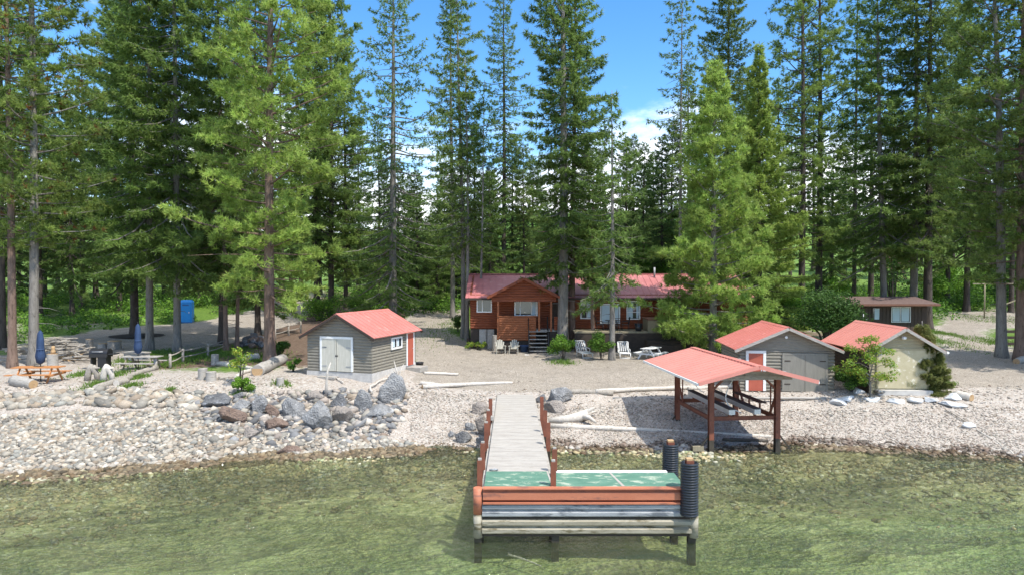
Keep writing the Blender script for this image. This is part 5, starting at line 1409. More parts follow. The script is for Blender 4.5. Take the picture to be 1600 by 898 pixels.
# cobbles: far too many to count
def cobbles(name, label, n, pick, rmin, rmax, pal, seed, icos=ICO1, flat=(.45, .8), wetz=.045, up=.25):
    rg = np.random.default_rng(seed); XY = pick(rg, n); n = len(XY)
    v, f = icos; m = len(v)
    r = rmin + (rmax - rmin) * rg.random(n) ** 2.2
    sc = np.stack([r * rg.uniform(.8, 1.5, n), r * rg.uniform(.7, 1.1, n), r * rg.uniform(*flat, n)], -1)
    a = rg.uniform(0, pi, n); ca, sa = np.cos(a), np.sin(a)
    vv = v[None] * (1 + .16 * rg.normal(size=(n, m, 1)))
    vv = vv * sc[:, None]
    x = vv[..., 0] * ca[:, None] - vv[..., 1] * sa[:, None]; y = vv[..., 0] * sa[:, None] + vv[..., 1] * ca[:, None]
    tl = rg.normal(size=n) * .25; z = vv[..., 2] + x * tl[:, None]
    z0 = hz(XY[:, 0], XY[:, 1]) + sc[:, 2] * up
    V = np.stack([x + XY[:, [0]], y + XY[:, [1]], z + z0[:, None]], -1).reshape(-1, 3)
    Fc = (f[None] + (np.arange(n) * m)[:, None, None]).reshape(-1, 3)
    pal = np.asarray(pal); t = pal[rg.integers(0, len(pal), n)] * rg.uniform(.7, 1.12, (n, 1))
    wet_ = z0 < wetz                                   # stones washed by the lake are stained brown
    t[wet_] = t[wet_] * np.array([.50, .43, .32])
    me = np_mesh(name, V, Fc, True, np.repeat(t, m, 0))
    return tag(link_mesh(name, me, MT['stones']), label, 'stones', kind='stuff')
def pick_px(polys, fade=0):
    def f(rg, n):
        out = []; tot = 0
        W_ = [gpoly(p) for p in polys]
        x0 = min(q[0] for w_ in W_ for q in w_); x1 = max(q[0] for w_ in W_ for q in w_); y0 = min(q[1] for w_ in W_ for q in w_); y1 = max(q[1] for w_ in W_ for q in w_)
        while tot < n:
            X = rg.uniform(x0, x1, 4000); Y = rg.uniform(y0, y1, 4000); k = np.zeros(4000, bool)
            for w_ in W_: k |= in_poly(X, Y, w_)
            k &= rg.random(4000) < np.clip(.55 + .6 * np.sin(X * 1.3 + Y) * np.sin(Y * 1.7 - X * .6) + .35, .15, 1)
            if fade: k &= rg.random(4000) < np.exp(-np.clip(shore(X) - Y, 0, 99) / fade)
            out.append(np.column_stack([X[k], Y[k]])); tot += k.sum()
        return np.concatenate(out)[:n]
    return f
PALE = [(.33, .31, .275), (.40, .38, .345), (.27, .26, .24), (.31, .27, .225), (.22, .215, .20), (.35, .31, .26), (.17, .165, .155), (.44, .42, .38), (.25, .21, .17), (.24, .245, .235)]
PALE = [(r * 1.03, g_ * .985, b * .90) for r, g_, b in PALE]
WARM = [(.38, .33, .28), (.33, .28, .235), (.43, .39, .34), (.27, .23, .195), (.32, .295, .265), (.23, .175, .135)]
cobbles('cobbles', 'white and grey cobbles covering the left beach', 17000, pick_px([[(-120,655),(150,645),(300,640),(320,660),(560,690),(640,690),(700,712),(640,716),(400,722),(200,745),(-120,760)]]), .03, .17, PALE, 1)
cobbles('cobbles', 'row of larger pale stones above the sandy strip on the left beach', 900, pick_px([[(-120,618),(250,612),(330,618),(310,640),(150,632),(-120,640)]]), .08, .34, PALE, 2)
cobbles('cobbles', 'rubble packed between and below the boulders', 1700, pick_px([[(305,625),(480,612),(640,610),(630,655),(600,690),(520,700),(330,690)]]), .05, .27, PALE + WARM + [(.17, .17, .17), (.12, .12, .12), (.22, .22, .215)] * 3, 3)
cobbles('wet_stones', 'brown wet stones along the waterline', 3400, pick_px([[(-120,750),(200,734),(400,710),(740,698),(742,712),(400,728),(200,752),(-120,770)], [(862,698),(1000,701),(1300,695),(1500,709),(1700,721),(1700,735),(1500,722),(1300,706),(1000,712),(862,712)]]), .03, .16, WARM + PALE[:3], 4)
cobbles('pebbles', 'small pinkish pebbles of the right beach', 17000, pick_px([[(640,610),(760,615),(760,700),(640,695)], [(860,640),(1060,625),(1300,640),(1660,640),(1660,728),(1500,715),(1300,700),(860,705)]]), .018, .055, WARM + PALE[:5], 5, icos=(ico(1)[0], ico(1)[1]))
cobbles('pebbles', 'scattered small stones of the upper beach', 4000, pick_px([[(600,600),(1660,600),(1660,640),(600,640)], [(260,590),(460,585),(460,620),(300,625)], [(-100,600),(260,590),(300,615),(-100,625)]]), .02, .08, WARM + PALE, 6)
OCH = [(.30, .265, .15), (.25, .23, .13), (.36, .325, .20), (.44, .355, .20), (.28, .30, .165), (.46, .44, .33)]
cobbles('bed_stones', 'ochre and olive stones under the shallow water', 9500, pick_px([[(-120,755),(200,742),(500,716),(742,706),(742,790),(500,810),(200,850),(-120,880)], [(862,704),(1660,722),(1660,840),(1100,800),(862,745)]], 1.9), .03, .13, OCH, 7, wetz=-99)

# driftline and litter: countless flecks
def flecks(name, label, n, pick, lmin, lmax, pal, seed):
    rg = np.random.default_rng(seed); XY = pick(rg, n); n = len(XY)
    z = hz(XY[:, 0], XY[:, 1]) + .02; P = np.column_stack([XY, z]); a = rg.uniform(0, 2 * pi, n); l = rg.uniform(lmin, lmax, (n, 1)); w_ = l * rg.uniform(.1, .35, (n, 1))
    D = np.column_stack([np.cos(a), np.sin(a), rg.normal(size=n) * .15]) * l; X = np.column_stack([-np.sin(a), np.cos(a), np.zeros(n)]) * w_; Z = np.array([0, 0, .018])
    V = np.stack([P - D, P + X + Z, P + D, P - X + Z], 1).reshape(-1, 3)
    t = np.asarray(pal)[rg.integers(0, len(pal), n)] * rg.uniform(.7, 1.2, (n, 1))
    return tag(link_mesh(name, np_mesh(name, V, np.arange(len(V)).reshape(-1, 4), False, np.repeat(t, 4, 0)), MT['stones']), label, 'debris', kind='stuff')
def along_shore(x0, x1, s0, s1):
    def f(rg, n):
        x = rg.uniform(x0, x1, n); s = rg.normal((s0 + s1) / 2, (s1 - s0) / 2, n) + .25 * np.sin(x * 1.1) + .15 * np.sin(x * 3.1)
        return np.column_stack([x, shore(x) + s])
    return f
flecks('driftline_debris', 'dark line of twigs and bark washed up along the right beach', 1800, along_shore(1.5, 27, .2, .75), .02, .16, [(.10, .07, .045), (.07, .05, .035), (.16, .11, .07)], 21)
flecks('driftline_debris', 'bark flecks washed up along the left cobble shore', 500, along_shore(-26, -1, .1, .8), .02, .12, [(.12, .09, .06), (.09, .07, .05)], 22)
flecks('litter', 'twigs cones and needles strewn over the gravel yard', 2600, pick_px([[(640,500),(640,600),(1150,600),(1150,552),(740,545)], [(1470,500),(1470,600),(1640,600),(1640,500)], [(60,530),(480,470),(470,505),(300,550),(60,556)]]), .02, .09, [(.14, .10, .07), (.20, .15, .10), (.10, .075, .05), (.34, .30, .25)], 23)
cobbles('driftline_stones', 'dark rusty stones in a band just above the water on the right', 1500, along_shore(1.5, 27, .05, .6), .03, .13, [(.14, .105, .08), (.20, .15, .115), (.11, .09, .07), (.24, .19, .15)], 24)

# ================================================================== logs and driftwood
def log(name, label, p0, p1, r0, r1=None, mat='driftdark', cat='log', group=None, end='cutwood', bend=.04, seed=0, lift=.7, absolute=False, n=10):
    rg = random.Random(seed); r1 = r1 or r0
    a = Vector(p0) if absolute else G(*p0) + Vector((0, 0, r0 * lift)); b = Vector(p1) if absolute else G(*p1) + Vector((0, 0, r1 * lift))
    t = thing(name, label, cat, a, 0, group); d = b - a; side = Vector((-d.y, d.x, 0)).normalized()
    pts = []; rr = []
    for i in range(9):
        f = i / 8; pts.append(d * f + side * (sin(pi * f) * bend * d.length * rg.uniform(.7, 1.3)) + Vector((0, 0, rg.uniform(-.06, .06) * r0))); rr.append((r0 + (r1 - r0) * f) * rg.uniform(.93, 1.07))
    MB().tube(pts, rr, n).build('trunk', MT[mat], t)
    if end:
        e = MB(); dn = (pts[0] - pts[1]).normalized(); e.tube([pts[0] + dn * .004, pts[0] + dn * .012], [rr[0] * .93] * 2, n)
        dn = (pts[-1] - pts[-2]).normalized(); e.tube([pts[-1] + dn * .004, pts[-1] + dn * .012], [rr[-1] * .93] * 2, n); e.build('sawn_end', MT[end], t)
    return t
GL = 'driftwood logs on the beach'
log('driftwood_log', 'pale driftwood log lying between the left boathouse and the dock', (660, 607), (801, 599), .13, .08, 'drift', group=GL, seed=1)
log('driftwood_plank', 'short pale plank near the black bucket', (662, 584), (716, 586), .09, .08, 'drift', group=GL, seed=2, end=None)
log('driftwood_plank', 'short white plank just above the pale log left of the dock', (656, 600), (700, 605), .11, .09, 'drift', group=GL, seed=3, end=None)
log('driftwood_log', 'dark-sided driftwood log right of the dock end boulders', (888, 614), (958, 617), .13, .15, 'driftdark', group=GL, seed=4, end='drift')
log('driftwood_log', 'long pale driftwood log on the upper beach left of the boat lift', (930, 614), (1100, 607), .12, .09, 'drift', group=GL, seed=5, end=None)
log('driftwood_log', 'pale log half buried behind the boat lift, right of the long one', (1075, 609), (1220, 604), .10, .07, 'drift', group=GL, seed=6, end=None)
log('half_buried_beam', 'straight pale beam set in the gravel below the long driftwood log', (958, 622), (1290, 622), .07, .07, 'concrete', cat='beam', seed=7, end=None, bend=0, lift=.2)
log('driftwood_log', 'long thin beach log running from the dock past the boat lift posts', (858, 668), (1205, 683), .13, .07, 'drift', group=GL, seed=8, bend=.01)
log('driftwood_log', 'thin pale log lying just above the long thin beach log by the dock', (862, 660), (935, 672), .08, .06, 'drift', group=GL, seed=9, end=None)
# bleached root trunk by the dock
g = G(866, 662); s = g.y / F
t = thing('forked_driftwood', 'bleached white driftwood trunk with forked root end beside the dock', 'driftwood', g)
W_ = 60 * s
mb = MB(); mb.tube([(-.25, 0, .16), (W_ * .35, .1, .2), (W_ * .7, .25, .3), (W_ * .95, .4, .5)], [.12, .19, .24, .16], 10)
mb.tube([(W_ * .75, .25, .32), (W_ * 1.0, .35, .62), (W_ * 1.08, .3, .72)], [.16, .09, .03], 8).tube([(W_ * .7, .25, .3), (W_ * .92, -.05, .3), (W_ * 1.08, -.25, .12)], [.17, .11, .05], 8).tube([(W_ * .8, .3, .35), (W_ * .98, .62, .4), (W_ * 1.2, .8, .45)], [.14, .08, .03], 8)
mb.build('trunk', MT['drift'], t)
# sticks by the boathouse
g = G(510, 618); t = thing('driftwood_pole', 'upright crooked white driftwood pole in front of the left boathouse door', 'driftwood', g)
MB().tube([(0, 0, -.1), (.01, .02, .6), (.05, .05, 1.2), (.2, .06, 1.62)], [.065, .06, .055, .02], 7).build('trunk', MT['drift'], t)
log('driftwood_stick', 'thin white stick slanting against the boathouse front below the door', (537, 600), (520, 586), .035, .025, 'drift', cat='driftwood', end=None, seed=12, lift=3)
g = G(622, 598); t = thing('driftwood_root', 'twisted pale root standing on the boulder near the red boathouse door', 'driftwood', g)
mb = MB()
for a, l, z in ((0, .3, 1.0), (1.2, .35, .7), (2.6, .4, .8), (4.0, .3, 1.2), (5.2, .35, .55)):
    mb.tube([(0, 0, .0), (.08 * cos(a), .08 * sin(a), z * .5), (l * cos(a), l * sin(a) * .5, z)], [.07, .05, .012], 6)
mb.build('trunk', MT['drift'], t)
log('driftwood_branch', 'curved grey branch draped over the boulders below the boathouse corner', (582, 620), (612, 592), .06, .03, 'drift', cat='driftwood', end=None, bend=.16, seed=14, lift=4)
# left camp
log('hollow_log', 'big hollow grey log left of the boathouse, open end towards the lake', (402, 586), (442, 566), .34, .32, 'weathered', seed=15, end=None, bend=0)
g = G(402, 586); a = G(442, 566) - g
hl = [o for o in bpy.data.objects if o.name.startswith('hollow_log')][0]
dn = Vector((-a.x, -a.y, 0)).normalized()
MB().tube([dn * .005, dn * .014], [.30, .30], 12).build('hollow_end', MT['cutwood'], hl)
log('driftwood_log', 'grey log with ragged root end behind the pale lime sapling', (374, 566), (402, 562), .22, .28, 'drift', group=GL, seed=16, end='driftdark')
log('driftwood_log', 'curved white driftwood limb beside the low stump ring', (340, 570), (368, 590), .13, .10, 'drift', group=GL, seed=17, end=None, bend=.22)
log('driftwood_log', 'short grey log lying at the front of the stump ring', (342, 593), (372, 589), .10, .08, 'driftdark', group=GL, seed=18, end=None)
log('driftwood_log', 'dark grey log at the back of the stump ring', (336, 568), (362, 568), .11, .10, 'driftdark', group=GL, seed=19, end=None)
log('cut_log', 'thick sawn log with cracked end lying in front of the orange picnic table', (22, 600), (52, 606), .27, .25, 'weathered', seed=20, bend=0)
log('driftwood_log', 'long grey driftwood log lying along the edge below the weathered table', (150, 610), (205, 592), .17, .15, 'driftdark', group=GL, seed=21, end='drift')
log('driftwood_log', 'upper grey driftwood log reaching the rail fence end post', (196, 594), (244, 577), .13, .16, 'driftdark', group=GL, seed=22, end='drift')
log('driftwood_log', 'short pale log in the gap of the grey logs below the weathered table', (182, 602), (199, 597), .16, .15, 'driftdark', group=GL, seed=23, end='drift')
log('plank', 'white plank slanting onto the stones in front of the thick sawn log', (41, 624), (57, 610), .06, .06, 'drift', cat='plank', seed=24, end=None, bend=0)
log('cut_log', 'short log with rusty sawn end by the right edge of the pale stones', (1494, 620), (1518, 626), .20, .20, 'drift', seed=25, bend=0)
log('cut_log', 'short log lying at the right edge beside the stout pine', (1588, 568), (1606, 562), .22, .22, 'weathered', seed=26, bend=0)
log('driftwood_stick', 'thin dark stick lying on the right beach below the broad slab', (1477, 642), (1517, 666), .03, .02, 'driftdark', cat='driftwood', seed=27, end=None, lift=2)
log('driftwood_stick', 'long pale stick reaching the water at the far right', (1526, 672), (1602, 726), .035, .03, 'drift', cat='driftwood', seed=28, end=None)
log('driftwood_stick', 'dark wet branch at the waterline right of the boat lift', (1248, 690), (1276, 691), .06, .03, 'wetpile', cat='driftwood', seed=29, end=None)
log('driftwood_stick', 'dark branch among the wet stones on the far right shoreline', (1340, 690), (1357, 689), .05, .03, 'wetpile', cat='driftwood', seed=30, end=None)
log('driftwood_log', 'dark wet log lying under the front of the boat lift', (1130, 689), (1200, 691), .08, .07, 'wetpile', group=GL, seed=31, end=None)
# sunken branch under the dock front
log('sunken_branch', 'pale branch in the green water below the dock front', (-.1, 18.0, -.2), (.75, 17.4, -.25), .03, .015, 'drift', cat='driftwood', end=None, seed=32, absolute=True)

def stump(label, px, py, wpx, hpx, mat='weathered', group='cut stumps on the left camp', top='cutwood', hollow=False, seed=1, name='stump'):
    g = G(px, py); s = g.y / F; r = wpx * s / 2; h = hpx * s; rg = random.Random(seed)
    t = thing(name, label, 'stump', g, rg.uniform(0, 6), group)
    mb = MB(); n = 14; prof = [(r * 1.12, -.1), (r * 1.06, .06), (r * .98, h * .4), (r, h)]
    mb.lathe(prof, n)
    mb.v = [(x * (1 + .07 * sin(3 * math.atan2(y, x) + seed)), y * (1 + .07 * sin(2 * math.atan2(y, x) + seed)), z) for x, y, z in mb.v]
    mb.build('trunk', MT[mat], t)
    MB().lathe([(0, h + .005), (r * .97, h + .002), (r * .99, h - .03)], n).build('sawn_top', MT[top], t)
    return t
stump('upright grey stump on the left of the low stump ring by the fence', 317, 592, 14, 17, seed=1, top='weathered')
stump('grey stump at the front of the low stump ring', 330, 594, 16, 14, seed=2, top='weathered')
stump('pale square-cut stump behind the low stump ring', 336, 569, 11, 16, seed=3, top='weathered')
stump('small grey stump alone in front of the hollow log', 438, 602, 11, 12, seed=4, top='weathered')
stump('tall stump right of the driftwood heap, with a small carved piece on top', 82, 574, 15, 22, seed=5)
stump('tall narrow stump behind the barbecue grill', 140, 549, 11, 20, seed=6, mat='driftdark')
stump('wide low log round near the mulch ring', 179, 545, 21, 13, seed=7, mat='driftdark')
stump('low pale log round left of the wide one near the mulch ring', 161, 545, 14, 9, seed=8)
stump('low log round beside the tall narrow stump', 129, 549, 13, 9, seed=9)
stump('post-like trunk standing at the left of the house porch beside the beige chairs', 773, 548, 7, 25, seed=10, mat='driftdark', group=None, top='weathered')
stump('dark short stump among the yellow plants at the house corner', 733, 540, 8, 12, seed=11, mat='darkwood', group=None, top='darkwood')
# carved figure on the tall stump
g = G(82, 574); s = g.y / F
t = thing('carved_figure', 'small pale carved piece standing on the tall stump', 'carving', (g.x + .05, g.y, g.z + 22 * s + .006)); MB().lathe([(0, 0), (.12, 0), (.13, .15), (.08, .24), (.11, .33), (.08, .42), (0, .45)], 12).build('body', MT['cutwood'], t)
# two hollow driftwood snags in front of the grill
for lab, px, py, w_, h_, sd_ in (('hollow forked driftwood snag standing in front of the grill', 144, 594, 18, 26, 3), ('ragged white driftwood snag right of the hollow one, below the weathered table', 168, 596, 16, 28, 4)):
    g = G(px, py); s = g.y / F; t = thing('driftwood_snag', lab, 'driftwood', g, 0, None); mb = MB(); rr = random.Random(sd_)
    h = h_ * s; r = w_ * s * .5
    mb.tube([(-r * .9, 0, -.1), (-r * .7, 0, h * .35), (-r * .35, 0, h * .72), (-r * .1, 0, h * rr.uniform(.95, 1.1))], [.17, .16, .17, .09], 9)
    mb.tube([(r * .8, .1, -.1), (r * .65, .06, h * .4), (r * .2, 0, h * .75), (r * rr.uniform(.1, .9), 0, h * rr.uniform(.85, 1.05))], [.15, .13, .16, .06], 9)
    mb.tube([(-r * .3, 0, h * .7), (r * 1.4, -.05, h * .78)], [.11, .04], 7)
    mb.build('trunk', MT['drift' if sd_ == 4 else 'driftdark'], t)
# driftwood heap at the left trees
rp = random.Random(12)
g0 = G(75, 566)
heap = thing('driftwood_heap', 'tangled heap of grey driftwood branches behind the left pines', 'driftwood heap', g0)
mb = MB()
for i in range(90):
    x = rp.uniform(-3.0, 2.4); y = rp.uniform(-.4, 2.2); z = max(.05, 1.15 - abs(x + .2) * .34 + rp.uniform(-.3, .25)); a = rp.gauss(.15, .5); l = rp.uniform(.5, 1.7); e = rp.uniform(-.25, .3)
    d = Vector((cos(a) * cos(e), sin(a) * cos(e), sin(e))) * l; c = Vector((x, y, z)); r = rp.uniform(.025, .085)
    mb.tube([c - d / 2, c + Vector((0, 0, rp.uniform(-.05, .1))), c + d / 2], [r, r * .9, r * .5], 6)
mb.build('branches', MT['driftdark'], heap)
# split firewood beside it
for i, (px, py) in enumerate(((104, 563), (110, 562), (118, 560), (113, 557), (122, 556), (127, 556), (98, 560), (119, 563))):
    g = G(px, py); a = rp.uniform(-.6, .6); l = .55
    t = tag(MB().add([(-l/2,-.1,0),(l/2,-.1,0),(l/2,.1,0),(-l/2,.1,0),(-l/2,0,.2),(l/2,0,.2)], [(0,3,2,1),(0,1,5,4),(2,3,4,5),(1,2,5),(3,0,4)]).build('firewood', MT['cutwood'], None, (g.x, g.y, g.z - .01), (0, 0, a)), 'split piece of firewood on the ground right of the driftwood heap', 'firewood', 'split firewood by the driftwood heap')
# rock heap by the fence
for i in range(34):
    px = rp.uniform(376, 411); f = 1 - abs(px - 394) / 24; row = rp.random(); g = G(px, 545 - 3 * row)
    boulder('heap_rock', 'dark rounded rock in the heap beside the big bright pine', (g.x, g.y + .4 * row, g.z + row * .95 * max(f, .2)), rp.uniform(.2, .34), rp.uniform(.2, .3), rp.uniform(.16, .26), rp.choice(('rock_dark', 'rock_brown', 'rock_dark')), 400 + i, group='rocks of the heap by the pine', cuts=5)
# mulch ring
g = G(212, 523); t = tag(MB().lathe([(0, .07), (1.3, .06), (2.2, -.03)], 28).build('mulch_ring', MT['mulch'], None, (g.x + .2, g.y, g.z)), 'ring of black mulch round the dark fir trunk', 'mulch')

# ================================================================== rail fences
def rail_fence(label, pts, h=.85, rails=(.35, .72), seed=1, mat='weathered'):
    P = [G(*p) for p in pts]; o = P[0]; t = thing('rail_fence', label, 'fence', o)
    for p in P: MB().tube([p - o + Vector((0, 0, -.2)), p - o + Vector((0, 0, h + .08))], [.085, .075], 8).build('post', MT[mat], t)
    for r in rails:
        for a, b in zip(P[:-1], P[1:]):
            MB().tube([a - o + Vector((0, -.09, r)), (a + b) / 2 - o + Vector((0, -.09, r - .03)), b - o + Vector((0, -.09, r + .02))], [.04, .04, .036], 6).build('rail', MT[mat], t)
rail_fence('low grey split-rail fence between the weathered table and the rock heap', [(266, 575), (286, 566), (325, 557), (352, 548)], mat='driftdark', h=.75)
rail_fence('dark rail fence climbing behind the big pine to the left boathouse', [(430, 530), (451, 524), (470, 520)], h=1.0, rails=(.45, .85), mat='driftdark')
g = G(243, 577); t = thing('fence_post', 'single grey post at the right end of the weathered table', 'post', g); MB().tube([(0, 0, -.2), (0, 0, .75)], [.11, .10], 8).build('post', MT['weathered'], t)

# timber frame and fence by the right driveway
g = G(1538, 497); s = g.y / F
t = thing('timber_frame', 'tall timber play frame in the shade right of the driveway bend', 'play frame', g)
for x in (0, 2.0, 4.2): MB().tube([(x, 0, -.2), (x, 0, 3.5)], .07, 6).build('post', MT['tubwood'], t)
MB().beam((-1.2, 0, 3.45), (5.2, 0, 3.45), .12, .12).build('beam', MT['tubwood'], t)
MB().beam((.1, .05, .5), (1.9, .05, 1.2), .08, .1).beam((2.1, .05, 1.4), (4.2, .05, 2.2), .08, .1).build('brace', MT['tubwood'], t)
g = G(1572, 545); t = thing('board_fence', 'dark board fence between the crooked pine and the stout pine', 'fence', g)
for z in (.3, .75, 1.2): MB().box(-.1, 2.6, -.02, .02, z, z + .2).build('rail', MT['darkwood'], t)
for x in (0, 1.2, 2.5): MB().box(x - .06, x + .06, .022, .14, -.2, 1.5).build('post', MT['darkwood'], t)

# ================================================================== furniture
def picnic_table(label, loc, rz, mat, legmat=None, L_=1.9):
    t = thing('picnic_table', label, 'picnic table', loc, rz, None); legmat = legmat or mat
    b = MB()
    for i in range(5): b.box(-L_/2, L_/2, -.37 + .15 * i, -.37 + .15 * i + .138, .72, .76)
    b.build('tabletop', MT[mat], t)
    for s in (-1, 1):
        q = MB()
        for j in (0, 1): q.box(-L_/2, L_/2, s * .74 - .14 + .145 * j, s * .74 - .005 + .145 * j, .42, .46)
        q.build('bench', MT[mat], t)
    for x in (-L_ * .34, L_ * .34):
        for s in (-1, 1): MB().beam((x, s * .2, .715), (x, s * .66, 0), .045, .10, up=(0, 1, 0)).build('leg', MT[legmat], t)
        MB().box(x + .024, x + .07, -.86, .86, .31, .415).build('cross_brace', MT[legmat], t)
    return t
PT1 = G(43, 600); PT1 = PT1 + Vector((0, .8, 0))
picnic_table('orange-stained wooden picnic table on the left with a closed umbrella through it', PT1, .06, 'orangewood', L_=2.25)
PT2 = G(214, 579) + Vector((0, .5, 0))
picnic_table('weathered grey picnic table with yellow legs beside the barbecue grill', PT2, -.05, 'weathered', 'tubwood', L_=2.1)
PT3 = G(1018, 562) + Vector((.1, .7, 0))
t3 = picnic_table('white metal-legged picnic table right of the lounge chairs by the hot tub', PT3, .9, 'whiteplastic', L_=1.7)
def umbrella(label, loc, hgt):
    t = thing('patio_umbrella', label, 'umbrella', loc, 0, 'closed navy umbrellas at the picnic tables')
    MB().tube([(0, 0, 0), (0, 0, hgt)], .024, 8).build('pole', MT['blackmetal'], t)
    mb = MB(); n = 16; prof = [(.03, hgt - .02), (.10, hgt - .15), (.14, hgt - .5), (.15, hgt - .95), (.20, hgt - 1.3), (.15, hgt - 1.62), (.05, hgt - 1.7)]
    mb.lathe(prof, n)
    mb.v = [(x * (1 + .18 * cos(8 * math.atan2(y, x))), y * (1 + .18 * cos(8 * math.atan2(y, x))), z) for x, y, z in mb.v]
    mb.build('canopy', MT['bluefab'], t)
    MB().lathe([(.14, hgt - 1.02), (.18, hgt - 1.0), (.18, hgt - .95), (.14, hgt - .93)], 14).build('strap', MT['bluefab'], t)
    MB().lathe([(0, hgt), (.03, hgt), (.03, hgt + .06), (0, hgt + .08)], 8).build('finial', MT['blackmetal'], t)
umbrella('closed navy umbrella standing through the orange picnic table', PT1 + Vector((.1, 0, 0)), 2.6)
umbrella('closed navy umbrella at the weathered grey picnic table', PT2 + Vector((-.2, 0.0, 0)), 2.6)
# white-grey bench box behind weathered table
g = G(212, 562); t = thing('storage_bench', 'low pale grey bench-like crate behind the weathered picnic table', 'bench', g, -.35)
MB().box(-.7, .9, -.35, .35, .45, .52).build('lid', MT['weathered'], t); MB().box(-.65, .85, -.3, .3, 0, .448).build('body', MT['weathered'], t)
# grill
g = G(158, 576); t = thing('barbecue_grill', 'black barbecue grill with closed lid beside the weathered picnic table', 'grill', g, .05)
mb = MB(); pts = [(-.0, .75)]; 
def halfbox(mb, x0, x1, z0, r, n=8):
    vs = []
    for i in range(n + 1):
        a = pi * i / n; y = -r * cos(a); z = z0 + r * .8 * sin(a); vs += [(x0, y, z), (x1, y, z)]
    mb.add(vs, [(2*i, 2*i+1, 2*i+3, 2*i+2) for i in range(n)], True).add(vs, [tuple(2*i for i in range(n + 1))[::-1], tuple(2*i+1 for i in range(n + 1))])
halfbox(mb, -.5, .5, .92, .32); mb.build('lid', MT['blackmetal'], t)
MB().box(-.5, .5, -.32, .32, .7, .915).build('firebox', MT['blackmetal'], t)
MB().box(-.85, -.505, -.27, .27, .84, .88).build('side_shelf', MT['blackmetal'], t); MB().box(.505, .9, -.27, .27, .84, .88).build('side_shelf', MT['blackmetal'], t)
MB().box(-.05, .42, -.27, .27, .1, .699).build('cabinet', MT['blackmetal'], t)
for x in (-.42, .42):
    MB().box(x - .03, x + .03, -.25, .25, 0, .099 if x > 0 else .699).build('foot', MT['blackmetal'], t)
MB().tube([(-.3, -.36, 1.02), (.3, -.36, 1.02)], .016, 6).build('handle', MT['alum'], t)
# adirondack chairs
def adirondack(label, loc, rz):
    c = thing('adirondack_chair', label, 'chair', loc, rz, 'beige fan-backed chairs before the porch')
    b = MB()
    for i in range(5): b.beam((-.24, -.28 + .12 * i, .38 - .03 * i), (.24, -.28 + .12 * i, .38 - .03 * i), .11, .02)
    b.build('seat', MT['tanplastic'], c)
    b = MB()
    for i in range(5):
        x = -.22 + .11 * i; top = .98 - abs(i - 2) ** 2 * .045
        b.beam((x * .8, .22, .24), (x * 1.25, .50, top), .10, .02, up=(0, 1, 0))
    b.build('backrest', MT['tanplastic'], c)
    for s in (-1, 1):
        MB().beam((s * .33, -.36, .56), (s * .33, .42, .54), .13, .025).build('armrest', MT['tanplastic'], c)
        MB().beam((s * .31, -.30, 0), (s * .31, -.30, .548), .05, .10).build('leg', MT['tanplastic'], c)
        MB().beam((s * .29, .46, 0), (s * .29, -.30, .36), .035, .11).build('leg', MT['tanplastic'], c)
    return c
a = adirondack('beige fan-backed garden chair, left of the pair before the porch', AT(782, 549, 49.3) * 1.0, .12)
dup(a, AT(803, 549, 49.3), -.08, 1.0, 'beige fan-backed garden chair, right of the pair nearer the stairs')
for o in list(COL.objects):
    if o.name.startswith('adirondack_chair'): o.location.z = H(o.location.x, o.location.y)
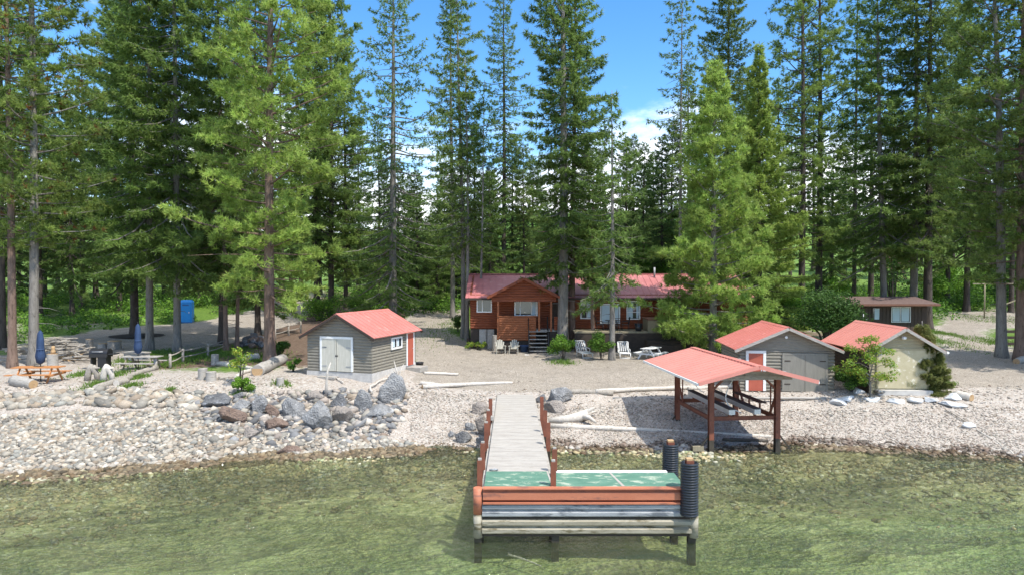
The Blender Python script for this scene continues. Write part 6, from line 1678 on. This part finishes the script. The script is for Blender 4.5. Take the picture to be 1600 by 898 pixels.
# white lounge chairs
def lounge(label, loc, rz, ext):
    c = thing('lounge_chair', label, 'chair', loc, rz, 'white lounge chairs on the yard')
    fr = MB()
    for s in (-.36, .36):
        fr.tube([(s, -.95 if ext else -.6, .02), (s, -.9 if ext else -.55, .34), (s, .25, .36), (s, .25 + (.5 if ext else .28), 1.05)], .03, 8)
        fr.tube([(s, .22, .36), (s, .38, 0)], .03, 8)
        fr.tube([(s, -.35, .36), (s, -.35, .6), (s, .38, .62)], .025, 8)
    fr.tube([(-.36, .25 + (.5 if ext else .28), 1.05), (.36, .25 + (.5 if ext else .28), 1.05)], .03, 8)
    fr.tube([(-.36, -.9 if ext else -.55, .34), (.36, -.9 if ext else -.55, .34)], .03, 8).tube([(-.36, -.93 if ext else -.58, .04), (.36, -.93 if ext else -.58, .04)], .03, 8)
    fr.build('frame', MT['whiteplastic'], c)
    b = MB(); 
    for i in range(5): b.beam((-.28 + .14 * i, .28, .42), (-.28 + .14 * i, .25 + (.46 if ext else .26), 1.0), .055, .015, up=(0, 1, 0))
    b.build('backrest', MT['whiteplastic'], c)
    b = MB(); n = 9 if ext else 6
    for i in range(n): b.beam((-.34, .18 - .12 * i, .37), (.34, .18 - .12 * i, .37), .09, .015)
    b.build('seat', MT['whiteplastic'], c)
    return c
lounge('white slatted lounge chair reclining beside the bright green bush', G(912, 558) + Vector((0, .4, 0)), .25, True)
lounge('upright white slatted lounge chair left of the white picnic table', G(976, 559) + Vector((0, .3, 0)), 0, False)
# tubs and buckets
g = G(655, 574); t = thing('plastic_bucket', 'black plastic bucket beside the red side door of the left boathouse', 'bucket', g); MB().lathe([(0, .02), (.2, 0), (.26, .3), (.28, .3), (.28, .33), (.25, .33), (.2, .06), (0, .06)], 16).build('tub', MT['blackplastic'], t)
g = AT(819, 545, 49.9); g.z = H(g.x, g.y); t = thing('planter_tub', 'dark bluish planter tub at the foot of the porch stairs', 'planter', g); MB().lathe([(0, 0), (.28, 0), (.34, .42), (.37, .42), (.37, .47), (.31, .47), (.28, .38), (0, .38)], 16).build('tub', MT['bluefab'], t)
# sign-like small board in the water by the lift
g = G(1090, 706); t = thing('wooden_crate', 'small pale wooden crate at the waterline left of the boat lift post', 'crate', (g.x, g.y, 0.0)); b = MB()
b.box(-.22, .22, -.12, .12, .10, .30); b.build('box', MT['tubwood'], t); MB().box(-.28, -.24, -.05, .05, -.3, .3).build('stake', MT['darkwood'], t)
